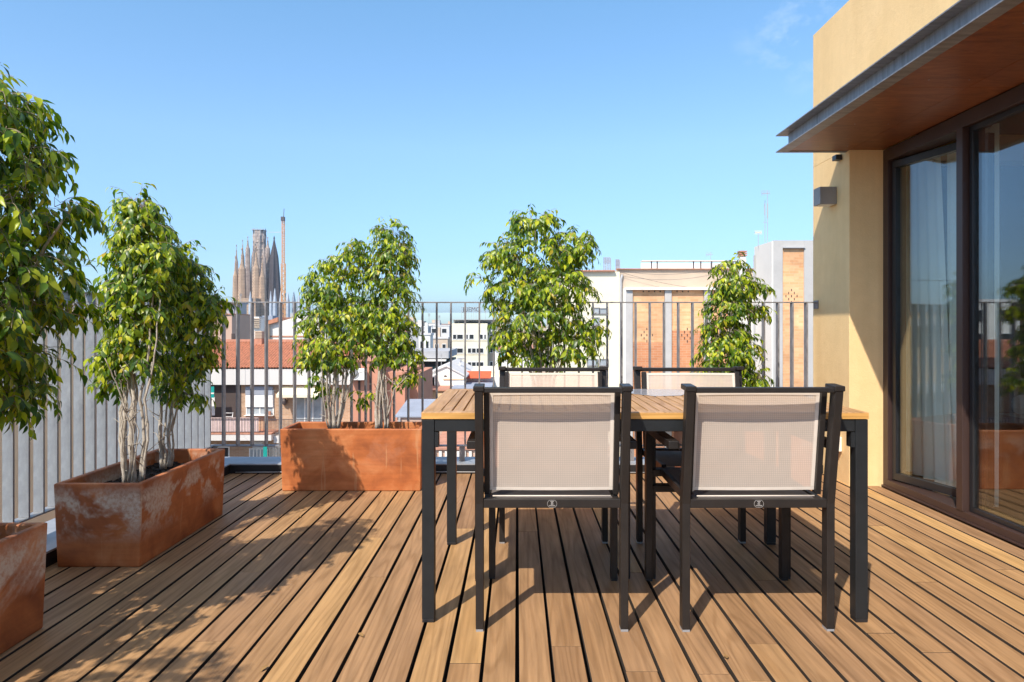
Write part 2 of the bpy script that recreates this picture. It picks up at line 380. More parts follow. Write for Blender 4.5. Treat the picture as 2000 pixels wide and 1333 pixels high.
def leaf_mat(name, dark, mid, light, young):
    m, nt, b = new_mat(name)
    g = N(nt, 'ShaderNodeNewGeometry')
    c = ramp(nt, g.outputs['Random Per Island'], [(0.0, dark), (0.35, mid), (0.72, light), (0.93, young), (1.0, (0.46, 0.34, 0.03))])
    v = coords(nt); n1 = noise(nt, v, 3.2, 3, 0.5)
    c = mix(nt, c, ramp(nt, n1, [(0.35, (0.70, 0.80, 0.70)), (0.65, (1.2, 1.12, 0.9))]), 0.9, 'MULTIPLY')
    nt.links.new(c, b.inputs['Base Color']); b.inputs['Roughness'].default_value = 0.36; b.inputs['Specular IOR Level'].default_value = 0.5
    tl = N(nt, 'ShaderNodeBsdfTranslucent'); tc2 = mix(nt, c, (1.5, 1.7, 0.5), 1.0, 'MULTIPLY'); nt.links.new(tc2, tl.inputs[0])
    ms = N(nt, 'ShaderNodeMixShader'); ms.inputs[0].default_value = 0.38
    out = nt.nodes['Material Output']
    nt.links.new(b.outputs[0], ms.inputs[1]); nt.links.new(tl.outputs[0], ms.inputs[2]); nt.links.new(ms.outputs[0], out.inputs[0])
    return m
M['leaf'] = leaf_mat('ficus_leaf', (0.035, 0.088, 0.016), (0.11, 0.20, 0.018), (0.37, 0.45, 0.022), (0.62, 0.63, 0.045))
def bark():
    m, nt, b = new_mat('pale_grey_bark')
    v = coords(nt, (1, 1, 0.55)); n1 = noise(nt, v, 60, 7, 0.78)
    c = ramp(nt, n1, [(0.30, (0.16, 0.125, 0.10)), (0.46, (0.44, 0.38, 0.31)), (0.68, (0.64, 0.57, 0.49))])
    nt.links.new(c, b.inputs['Base Color']); b.inputs['Roughness'].default_value = 0.9; bump(nt, b, n1, 0.7, 0.006); return m
M['bark'] = bark()
M['twig'] = plain('twig', (0.34, 0.27, 0.20), 0.9, 0, 0.3, 30)

def brick_mat(name, c1, c2, mortar, bw=0.28, bh=0.075, var=0.3, soft=False):
    m, nt, b = new_mat(name)
    c = N(nt, 'ShaderNodeTexCoord'); sx = N(nt, 'ShaderNodeSeparateXYZ'); nt.links.new(c.outputs['Object'], sx.inputs[0])
    ad = N(nt, 'ShaderNodeMath', operation='ADD'); nt.links.new(sx.outputs['X'], ad.inputs[0]); nt.links.new(sx.outputs['Y'], ad.inputs[1])
    cb = N(nt, 'ShaderNodeCombineXYZ'); nt.links.new(ad.outputs[0], cb.inputs[0]); nt.links.new(sx.outputs['Z'], cb.inputs[1])
    br = N(nt, 'ShaderNodeTexBrick'); br.inputs['Scale'].default_value = 1.0; br.inputs['Brick Width'].default_value = bw; br.inputs['Row Height'].default_value = bh
    br.inputs['Mortar Size'].default_value = bh * 0.11; br.inputs['Color1'].default_value = (*c1, 1); br.inputs['Color2'].default_value = (*c2, 1); br.inputs['Mortar'].default_value = (*mortar, 1)
    br.inputs['Bias'].default_value = 0.0
    nt.links.new(cb.outputs[0], br.inputs['Vector'])
    n1 = noise(nt, c.outputs['Object'], 0.9, 6, 0.65)
    col = mix(nt, br.outputs['Color'], ramp(nt, n1, [(0.3, (1 - var,) * 3), (0.7, (1 + var,) * 3)]), 0.9, 'MULTIPLY')
    nt.links.new(col, b.inputs['Base Color']); b.inputs['Roughness'].default_value = 0.9
    return m
M['brick_brown'] = brick_mat('brown_brick', (0.44, 0.26, 0.16), (0.52, 0.33, 0.21), (0.50, 0.40, 0.31), 0.26, 0.075)
M['brick_orange'] = brick_mat('orange_hollow_brick', (0.70, 0.36, 0.17), (0.80, 0.47, 0.25), (0.74, 0.44, 0.25), 0.30, 0.09, 0.3)
M['brick_red'] = brick_mat('red_hollow_brick', (0.56, 0.22, 0.10), (0.64, 0.29, 0.14), (0.60, 0.34, 0.21), 0.30, 0.09, 0.2)
M['concrete'] = plain('grey_concrete', (0.50, 0.48, 0.46), 0.9, 0, 0.12, 1.2, 0.2)
M['white_wall'] = plain('white_render', (0.80, 0.77, 0.71), 0.9, 0, 0.08, 0.5)
M['cream_wall'] = plain('cream_render', (0.82, 0.76, 0.58), 0.9, 0, 0.06, 0.5)
M['beige_wall'] = plain('beige_render', (0.58, 0.46, 0.35), 0.9, 0, 0.1, 0.5)
M['pinkbeige'] = plain('pinkish_beige_render', (0.55, 0.37, 0.28), 0.9, 0, 0.08, 0.4)
M['salmon'] = plain('salmon_render', (0.56, 0.26, 0.17), 0.9, 0, 0.12, 0.8)
M['peach'] = plain('peach_render', (0.78, 0.56, 0.34), 0.9, 0, 0.08, 0.5)
M['grey_wall'] = plain('grey_render', (0.42, 0.42, 0.43), 0.9, 0, 0.1, 0.4)
M['slab'] = plain('pale_grey_panel', (0.66, 0.64, 0.62), 0.85, 0, 0.05, 0.7)
M['bluegrey'] = plain('blue_grey_roofing', (0.32, 0.35, 0.42), 0.7, 0, 0.15, 0.8)
M['tile'] = plain('roof_tile', (0.50, 0.205, 0.115), 0.85, 0, 0.35, 7)
M['tile_flat'] = plain('flat_terrace_tile', (0.50, 0.22, 0.13), 0.9, 0, 0.2, 1.5)
M['coping'] = plain('terracotta_coping', (0.50, 0.24, 0.16), 0.85, 0, 0.2, 3)
M['darkglass'] = plain('dark_window_pane', (0.03, 0.035, 0.04), 0.12, 0, 0.2, 0.6)
M['lightpane'] = plain('curtained_pane', (0.36, 0.40, 0.43), 0.2, 0, 0.25, 2)
M['winframe'] = plain('white_window_frame', (0.80, 0.79, 0.76), 0.6)
M['alu'] = plain('aluminium_frame', (0.30, 0.30, 0.31), 0.5)
M['shutter'] = plain('white_roller_shutter', (0.86, 0.86, 0.86), 0.7)
M['teal'] = plain('teal_awning', (0.0, 0.30, 0.27), 0.8)
M['cream_awning'] = plain('cream_awning', (0.84, 0.77, 0.58), 0.8)
M['red_awning'] = plain('red_awning', (0.72, 0.12, 0.045), 0.8)
M['dark'] = plain('recess_dark', (0.075, 0.055, 0.05), 0.9)
M['iron'] = plain('iron_rail', (0.09, 0.07, 0.075), 0.6)
M['white_rail'] = plain('white_rail', (0.8, 0.78, 0.76), 0.6)
M['asphalt'] = plain('street_asphalt', (0.10, 0.10, 0.10), 0.95, 0, 0.2, 0.05)
M['green_panel'] = plain('dark_green_panel', (0.05, 0.11, 0.10), 0.5)
M['crane'] = plain('crane_orange', (0.66, 0.30, 0.08), 0.6)
M['crane_pale'] = plain('crane_grey', (0.55, 0.52, 0.50), 0.6)
M['hill'] = plain('far_hill', (0.10, 0.14, 0.10), 0.95, 0, 0.3, 0.01)
M['stone_dark'] = None
def stone(name, a, bcol, slit):
    m, nt, b = new_mat(name)
    c = N(nt, 'ShaderNodeTexCoord'); sx = N(nt, 'ShaderNodeSeparateXYZ'); nt.links.new(c.outputs['Object'], sx.inputs[0])
    ad = N(nt, 'ShaderNodeMath', operation='ADD'); nt.links.new(sx.outputs['X'], ad.inputs[0]); nt.links.new(sx.outputs['Y'], ad.inputs[1])
    cb = N(nt, 'ShaderNodeCombineXYZ'); nt.links.new(ad.outputs[0], cb.inputs[0]); nt.links.new(sx.outputs['Z'], cb.inputs[1])
    br = N(nt, 'ShaderNodeTexBrick'); br.inputs['Scale'].default_value = 1.0; br.inputs['Brick Width'].default_value = 1.5; br.inputs['Row Height'].default_value = 2.0
    br.inputs['Mortar Size'].default_value = 0.55; br.inputs['Mortar Smooth'].default_value = 0.3; br.offset = 0.5
    br.inputs['Color1'].default_value = (*slit, 1); br.inputs['Color2'].default_value = (*slit, 1); br.inputs['Mortar'].default_value = (*a, 1)
    nt.links.new(cb.outputs[0], br.inputs['Vector'])
    n1 = noise(nt, c.outputs['Object'], 0.16, 6, 0.7)
    col = mix(nt, br.outputs['Color'], ramp(nt, n1, [(0.3, tuple(x / y for x, y in zip(bcol, a))), (0.7, (1.1, 1.1, 1.1))]), 1.0, 'MULTIPLY')
    nt.links.new(col, b.inputs['Base Color']); b.inputs['Roughness'].default_value = 0.95; return m
M['stone'] = stone('tan_perforated_stone', (0.55, 0.38, 0.25), (0.34, 0.24, 0.17), (0.17, 0.10, 0.065))
M['stone_pale'] = stone('pale_new_stone', (0.50, 0.41, 0.35), (0.26, 0.19, 0.16), (0.17, 0.12, 0.10))
M['stone_new'] = stone('new_pale_stone', (0.62, 0.53, 0.46), (0.34, 0.27, 0.24), (0.25, 0.19, 0.17))
M['stone_dark'] = stone('dark_old_stone', (0.09, 0.075, 0.08), (0.05, 0.04, 0.045), (0.04, 0.035, 0.04))
M['stone_blue'] = plain('pale_slate_stone', (0.42, 0.47, 0.54), 0.9, 0, 0.2, 0.2)

#======================================================================= SETTING
def struct(o): o['kind'] = 'structure'; return o

# street level far below, reaching the horizon
struct(MB().box((-6000, -3000, -21.2), (6000, 9000, -21.0)).build('ground', M['asphalt']))
# low blue hills on the horizon
hm = MB(); n = 60; vs = []
for i in range(n + 1):
    x = -5200 + 10400 * i / n
    h = 20 + 55 * (0.5 + 0.5 * sin(i * 0.37 + 1)) * (0.6 + 0.4 * sin(i * 0.9)) 
    vs += [(x, 7000, -21), (x, 7600, -21 + h), (x, 8300, -21)]
fs = []
for i in range(n):
    for k in range(2): fs.append((i*3+k, (i+1)*3+k, (i+1)*3+k+1, i*3+k+1))
hm.add(vs, fs); struct(hm.build('hills', M['hill']))

# deck boards
dm = MB(); PITCH, GAP = 0.1082, 0.0118
k0 = int(-2.10 / PITCH) - 0
i = -19
while i * PITCH < 2.40:
    xa = i * PITCH + GAP / 2; xb = (i + 1) * PITCH - GAP / 2
    xb = min(xb, 2.392); xa = max(xa, -2.045)
    if xb - xa > 0.02:
        y = -3.0 - random.random() * 1.5
        while y < 4.855:
            y2 = min(y + random.uniform(1.9, 3.8), 4.858)
            if 4.858 - y2 < 0.35: y2 = 4.858
            j = random.uniform(-0.0012, 0.0012); dz = random.uniform(-0.0012, 0.0)
            dm.box((xa + j, y + 0.0006, -0.022), (xb + j, y2 - 0.0006, dz))
            y = y2
    i += 1
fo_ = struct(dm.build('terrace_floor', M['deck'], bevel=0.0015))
fo_.data.materials.append(plain('gap_shade_edge', (0.045, 0.030, 0.020), 0.95, 0, 0.4, 20))  # near-black board sides, painted as shade so the sunlit gaps read dark
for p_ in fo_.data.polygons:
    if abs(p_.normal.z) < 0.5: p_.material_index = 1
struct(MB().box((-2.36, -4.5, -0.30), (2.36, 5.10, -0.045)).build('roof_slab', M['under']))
# zinc kerb on the left and at the back
kb = MB()
kb.box((-2.06, -3.5, -0.044), (-2.048, 4.86, 0.058), M['zinc_dark'])
kb.box((-2.06, 4.862, -0.044), (2.36, 4.874, 0.058), M['zinc_dark'])
kb.box((-2.36, -3.5, 0.060), (-2.043, 4.856, 0.069), M['zinc'])
kb.box((-2.36, 4.8575, 0.060), (2.17, 5.12, 0.069), M['zinc'])
kb.box((-2.37, -3.5, -0.3), (-2.3605, 5.12, 0.0595), M['zinc']); kb.box((-2.36, 5.1105, -0.3), (2.17, 5.12, 0.0595), M['zinc'])
struct(kb.build('kerb', M['zinc']))
cb_ = MB(); cb_.tube([(-2.0 + 4.1 * t, 4.848 + 0.004 * sin(t * 9), 0.010 + 0.003 * sin(t * 5)) for t in [j / 20 for j in range(21)]], 0.004, 6)
tag(cb_.build('cable', M['cable'], smooth=True), 'thin pale cable lying along the foot of the back kerb', 'cable')

#======================================================================= HOUSE on the right
house = thing('penthouse', 'ochre stucco penthouse with brown glazed doors under a wooden canopy', 'house', (2.2, 0, 0))
def hp(mb, name, mat, parent=house, **k):
    mb.v = [(x - 2.2, y, z) for x, y, z in mb.v]
    return mb.build(name, mat, parent, **k)
XW, XG, YB, YE = 2.18, 2.40, 4.48, 5.03
wm = MB()
wm.prism([(XW, YB), (2.52, YB), (2.52, YE), (XW, YE)], -0.3, 2.215, axis='Z')
wm.box((XW, -4.0, 2.215), (2.40, YE, 3.19))
wm.box((2.40, YE - 0.2, 2.215), (7.5, YE, 3.19)); wm.box((2.522, YE - 0.05, -0.3), (7.5, YE, 2.215))
wm.box((7.3, -4.0, -0.3), (7.5, YE - 0.2, 3.19)); wm.box((2.40, -4.0, -0.3), (7.3, -3.8, 3.19))
hp(wm, 'wall', M['stucco'], bevel=0.003)
lw = MB(); lw.box((-2.40, -4.6, -21), (7.6, 5.125, -0.305)); hp(lw, 'lower_facade', M['peach'])
hp(MB().box((2.40, -3.8, 2.50), (7.3, YE - 0.2, 2.6)), 'roof', M['room'])
# canopy: steel channel edge and plywood soffit
can = MB()
XC, YC, ZB, ZT = 1.718, 4.535, 2.200, 2.315
def channel(mb, path_x):
    mb.box((XC, -4.0, ZB), (XC + 0.075, YC, ZB + 0.006))              # bottom flange
    mb.box((XC, -4.0, ZT - 0.006), (XC + 0.075, YC, ZT))             # top flange
    mb.box((XC + 0.062, -4.0, ZB + 0.006), (XC + 0.07, YC - 0.062, ZT - 0.006))   # web
    mb.box((XC + 0.075, YC - 0.03, ZB), (2.179, YC, ZB + 0.006)); mb.box((XC + 0.075, YC - 0.075, ZT - 0.006), (2.179, YC, ZT))
    mb.box((XC + 0.062, YC - 0.0625, ZB + 0.006), (2.179, YC - 0.055, ZT - 0.006))
channel(can, 0); canopy = hp(can, 'canopy', M['steel_beam'])
for y in (4.05, 2.3): hp(MB().box((XC + 0.0605, y - 0.002, ZB + 0.007), (XC + 0.0618, y + 0.002, ZT - 0.007)), 'joint', M['black_sash'], canopy)
hp(MB().box((XC + 0.07, -4.0, ZT - 0.012), (2.179, YC - 0.063, ZT - 0.007)), 'canopy_top', M['zinc'], canopy)
sf = MB()
ys = [YC - 0.031, 3.30, 1.90, 0.5, -0.9, -2.3, -3.9]
for a, b in zip(ys[:-1], ys[1:]): sf.box((XC + 0.076, b + 0.002, ZB + 0.004), (2.179, a - 0.002, ZB + 0.016)); sf.box((2.181, b + 0.002, ZB + 0.004), (2.399, min(a, YB - 0.002) - 0.002, ZB + 0.0145))
hp(sf, 'soffit', M['soffit'], canopy)
for y in (4.38, 3.9, 3.2, 2.6, 2.0):
    for x in (1.93, 2.12): hp(MB().lathe([(0.004, 0), (0.004, 0.0015)], (x, y, ZB + 0.0024), 8), 'screw', M['alu'], canopy)

# window wall
H0, H1 = 0.0, 2.20
def rect_frame(mb, x0, x1, ya, yb, za, zb, t):
    mb.box((x0, ya, za), (x1, yb, za + t)); mb.box((x0, ya, zb - t), (x1, yb, zb))
    mb.box((x0, ya, za + t), (x1, ya + t, zb - t)); mb.box((x0, yb - t, za + t), (x1, yb, zb - t))
fm = MB()
fm.box((XG, -3.8, 0.0), (2.52, YB - 0.002, 0.052)); fm.box((XG, -3.8, 2.12), (2.52, YB - 0.002, 2.199))
fm.box((XG, YB - 0.060, 0.052), (2.52, YB - 0.002, 2.12))
YM = 3.70
for ym in (YM, 2.05, 0.4, -1.25): fm.box((XG - 0.004, ym - 0.026, 0.0521), (2.52, ym + 0.026, 2.1199))
fm.box((XG - 0.012, -3.8, 0.0), (XG - 0.001, YB - 0.002, 0.012))
wfr = hp(fm, 'window_frame', M['brown_frame'], bevel=0.002)
# first casement, hinged at its far side and standing slightly open inwards
HY = YB - 0.064
tilt = Matrix.Translation((2.445, HY, 0)) @ Matrix.Rotation(R(13.5), 4, 'Z')
ca = MB(); Wc = HY - (YM + 0.03); z0c, z1c = 0.060, 2.112
ca.box((-0.022, -Wc, z0c), (0.022, 0, z0c + 0.045), M=tilt); ca.box((-0.022, -Wc, z1c - 0.045), (0.022, 0, z1c), M=tilt)
ca.box((-0.022, -0.030, z0c + 0.045), (0.022, 0, z1c - 0.045), M=tilt); ca.box((-0.022, -Wc, z0c + 0.045), (0.022, -Wc + 0.042, z1c - 0.045), M=tilt)
cas = hp(ca, 'casement', M['black_sash'], bevel=0.002)
hp(MB().box((-0.004, -Wc + 0.04, z0c + 0.043), (0.004, -0.028, z1c - 0.043), M=tilt), 'pane', M['glass'], cas)
for (y0, y1) in ((2.082, 3.668), (0.432, 2.018), (-1.218, 0.368), (-3.79, -1.295)):
    sm = MB(); rect_frame(sm, 2.43, 2.46, y0, y1, 0.053, 2.119, 0.028)
    s_ = hp(sm, 'sash', M['black_sash'], bevel=0.002)
    hp(MB().box((2.441, y0 + 0.026, 0.079), (2.449, y1 - 0.026, 2.093)), 'pane', M['glass'], s_)
# interior
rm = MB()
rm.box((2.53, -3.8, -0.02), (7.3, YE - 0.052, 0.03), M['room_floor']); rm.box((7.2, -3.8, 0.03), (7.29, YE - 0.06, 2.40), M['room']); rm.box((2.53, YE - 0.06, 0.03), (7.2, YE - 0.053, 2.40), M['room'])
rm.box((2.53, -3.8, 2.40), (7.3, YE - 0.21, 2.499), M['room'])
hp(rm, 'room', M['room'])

def curtain(y0, y1, x, amp, waves, lean=0.0):
    m = MB(); n = int(abs(y1 - y0) * 160); vs = []; z0, z1 = 0.04, 2.18
    for j in range(9):
        t = j / 8; z = z0 + (z1 - z0) * t
        for i in range(n + 1):
            s = i / n; y = y0 + (y1 - y0) * s - lean * (1 - t) * s
            vs.append((x + amp * sin(s * waves * 2 * pi + 0.5 * sin(t * 2)) * (0.6 + 0.4 * (1 - t)), y, z))
    fs = [(j*(n+1)+i, j*(n+1)+i+1, (j+1)*(n+1)+i+1, (j+1)*(n+1)+i) for j in range(8) for i in range(n)]
    m.add(vs, fs); return m.build('curtain', M['curtain'], smooth=True, recalc=False)
tag(curtain(4.86, 4.38, 2.71, 0.020, 5, 0.14), 'pale green curtain hanging behind the open first window pane', 'curtain')
tag(curtain(4.34, 4.20, 2.73, 0.014, 2, 0.0), 'narrow pale curtain hanging behind the middle of the window wall', 'curtain')
tag(curtain(3.98, 3.80, 2.68, 0.014, 2, 0.0), 'pale curtain hanging just behind the large fixed pane', 'curtain')
cb2 = thing('cabinet', 'dark red wooden cabinet standing inside behind the window', 'cabinet', (3.17, 4.45, 0.03))
MB().box((-0.10, -0.95, 0), (0.10, 0.45, 0.40)).build('body', M['cabinet'], cb2, bevel=0.004)
MB().box((-0.12, -0.97, 0.4002), (0.12, 0.47, 0.42)).build('top', M['cabinet'], cb2, bevel=0.004)
bd = thing('bed', 'white linen bed with a raised pillow inside the room', 'bed', (3.95, 3.95, 0.03))
MB().box((-0.6, -1.0, 0.0), (0.6, 0.9, 0.16)).build('base', M['cabinet'], bd)
MB().box((-0.64, -1.02, 0.161), (0.62, 0.95, 0.40)).build('mattress', M['linen'], bd, bevel=0.05)
MB().box((-0.5, 0.35, 0.402), (0.5, 0.85, 0.54)).build('pillow', M['linen'], bd, bevel=0.05)

# wall lamp, sensor, socket
lamp = thing('wall_lamp', 'grey box wall lamp on the ochre stucco pier', 'lamp', (XW, 4.705, 1.94))
MB().box((-0.115, -0.052, -0.058), (-0.001, 0.052, 0.060)).build('housing', M['lamp_body'], lamp, bevel=0.002)
MB().box((-0.105, -0.042, -0.0605), (-0.012, 0.042, -0.0585)).build('diffuser', M['winframe'], lamp)
ls = MB(); ls.box((-0.03, -0.0545, 0.030), (-0.022, -0.0525, 0.038)); ls.build('screw', M['alu'], lamp); MB().box((-0.03, -0.0545, 0.044), (-0.022, -0.0525, 0.052)).build('screw', M['alu'], lamp)
sn = thing('sensor', 'small black sensor box tucked under the canopy corner', 'sensor', (2.165, 4.60, 2.20))
MB().box((-0.03, -0.03, -0.035), (0.012, 0.03, -0.001)).build('body', M['black_sash'], sn, bevel=0.003)
MB().tube([(0.012, 0.0, -0.02), (0.03, -0.03, -0.035), (0.02, -0.06, -0.02)], 0.003, 6).build('wire', M['black_sash'], sn, smooth=True)
so = thing('power_socket', 'white weatherproof socket low on the ochre wall', 'socket', (XW, 4.62, 0.255))
MB().box((-0.035, -0.045, -0.05), (-0.001, 0.045, 0.05)).build('box', M['socket'], so, bevel=0.006)
MB().box((-0.042, -0.036, -0.036), (-0.0355, 0.036, 0.03)).build('lid', M['winframe'], so, bevel=0.003)

#======================================================================= RAILINGS
YR, XR, ZR, ZL = 4.97, -2.228, 1.225, 0.175
br = thing('railing', 'grey steel railing along the back edge of the terrace', 'railing', (0, YR, 0.07))
MB().box((XR - 0.03, -0.025, ZR - 0.008 - 0.07), (2.175, 0.025, ZR - 0.07)).build('top_rail', M['rail'], br, bevel=0.001)
MB().box((XR - 0.03, -0.025, ZL - 0.07), (2.10, 0.025, ZL + 0.008 - 0.07)).build('bottom_rail', M['rail'], br, bevel=0.001)
MB().box((2.172, -0.035, ZR - 0.05 - 0.07), (2.1795, 0.035, ZR - 0.07 + 0.01)).build('wall_bracket', M['rail'], br)
proto = None
for k in range(42):
    x = -2.136 + k * 0.1034
    if proto is None:
        proto = MB().box((-0.005, -0.025, ZL + 0.0085 - 0.07), (0.005, 0.025, ZR - 0.0085 - 0.07)).build('baluster', M['rail'], br, bevel=0.001); o = proto
    else: o = proto.copy(); COL.objects.link(o); o.parent = br
    o.location = (x, 0, 0)
for x in (-2.20, -1.62, -0.40, 0.83, 1.86):
    MB().box((x - 0.02, -0.012, 0.0), (x + 0.02, 0.012, ZL - 0.0705)).build('post', M['rail'], br)
lf = thing('fence', 'tall galvanised fence of flat grey slats on the left edge', 'fence', (XR, 0, 0.07))
MB().box((-0.028, -3.4, ZR - 0.008 - 0.07), (0.028, YR - 0.03, ZR - 0.07)).build('top_rail', M['galv'], lf, bevel=0.001)
MB().box((-0.028, -3.4, ZL - 0.07), (0.028, YR - 0.03, ZL + 0.008 - 0.07)).build('bottom_rail', M['galv'], lf, bevel=0.001)
proto = None; k = 0; y = YR - 0.06
while y > -1.6:
    if proto is None: proto = MB().box((-0.024, -0.005, ZL + 0.0085 - 0.07), (0.024, 0.005, ZR - 0.0085 - 0.07)).build('slat', M['galv'], lf, bevel=0.001); o = proto
    else: o = proto.copy(); COL.objects.link(o); o.parent = lf
    o.location = (0, y, 0); y -= 0.096
for y in (4.93, 3.7, 2.4, 1.1, -0.2, -1.5):
    MB().box((-0.012, y - 0.02, 0.0), (0.012, y + 0.02, ZL - 0.0705)).build('post', M['galv'], lf)

#======================================================================= PLANTERS
def planter(name, label, loc, lx, ly, h, mat, rz=0, group='terracotta trough planters'):
    t = thing(name, label, 'planter', loc, rz, group); w = 0.028
    m = MB(); a, b = lx / 2, ly / 2; tp = 0.010
    def ring(ax, ay, z): return [(-ax, -ay, z), (ax, -ay, z), (ax, ay, z), (-ax, ay, z)]
    vs = ring(a - tp, b - tp, 0) + ring(a, b, h) + ring(a - w, b - w, h) + ring(a - w - 0.004, b - w - 0.004, 0.06)
    fs = [(3, 2, 1, 0)]
    for q in range(3): fs += [(q*4+k, q*4+(k+1)%4, (q+1)*4+(k+1)%4, (q+1)*4+k) for k in range(4)]
    fs.append((12, 13, 14, 15)); m.add(vs, fs); m.build('pot', mat, t, bevel=0.006)
    s = MB(); nx, ny = 14, 14; ax, ay = a - w - 0.003, b - w - 0.003; vs = []
    for j in range(ny + 1):
        for i in range(nx + 1):
            vs.append((-ax + 2 * ax * i / nx, -ay + 2 * ay * j / ny, h - 0.075 + random.uniform(-0.012, 0.012)))
    s.add(vs, [(j*(nx+1)+i, j*(nx+1)+i+1, (j+1)*(nx+1)+i+1, (j+1)*(nx+1)+i) for j in range(ny) for i in range(nx)])
    for q in range(160):      # bark chips
        c = Vector((random.uniform(-ax, ax) * 0.93, random.uniform(-ay, ay) * 0.93, h - 0.062))
        Mx = Matrix.Translation(c) @ Matrix.Rotation(random.uniform(0, 6), 4, 'Z') @ Matrix.Rotation(random.uniform(-0.6, 0.6), 4, 'X')
        l = random.uniform(0.008, 0.022); s.box((-l, -0.005, -0.003), (l, 0.005, 0.003), M=Mx)
    so_ = s.build('soil', M['soil'], t)
    return t
HP = 0.365
planter('planter', 'stained terracotta trough by the left fence holding two slender trees', (-1.822, 3.39, 0.0), 0.38, 0.86, HP, M['terra_a'])
planter('planter', 'terracotta trough cut off at the lower left with pale lime bloom', (-1.830, 1.955, 0.0), 0.385, 0.86, HP, M['terra_c'])
planter('planter', 'smooth bright orange terracotta trough left of the table holding two trees', (-1.055, 4.505, 0.0), 0.90, 0.35, 0.395, M['terra_b'])
planter('planter', 'terracotta trough hidden behind the left far chair under the round tree', (0.18, 4.53, 0.0), 0.80, 0.35, 0.38, M['terra_d'])
planter('planter', 'terracotta trough hidden behind the right far chair under the smallest tree', (1.50, 4.55, 0.0), 0.84, 0.35, 0.38, M['terra_d'])
planter('planter', 'terracotta trough beside the camera just outside the left of the picture', (-1.83, 0.55, 0.0), 0.385, 0.86, HP, M['terra_c'])

#======================================================================= TREES
def leaf(mb, p, d, nrm, ln, wd):
    d = d.normalized(); s = d.cross(nrm)
    if s.length < 1e-3: s = d.cross(Vector((1, 0, 0)))
    s.normalize(); u = s.cross(d).normalized()
    curl = random.uniform(0.12, 0.55); fold = random.uniform(0.08, 0.45)
    def P(t, k):
        # t along the leaf, curling downward; k across
        w = k * wd
        return p + d * (ln * (t - 0.12 * curl * t * t)) - u * (ln * curl * t * t) + s * w + u * (abs(w) * fold)
    vs = [P(0, 0), P(0.25, 0), P(0.52, 0), P(0.78, 0), P(1.0, 0), P(0.22, -0.40), P(0.48, -0.50), P(0.76, -0.24), P(0.22, 0.40), P(0.48, 0.50), P(0.76, 0.24)]
    mb.add(vs, [(0,5,1),(1,5,6,2),(2,6,7,3),(3,7,4),(0,1,8),(1,2,9,8),(2,3,10,9),(3,4,10)])

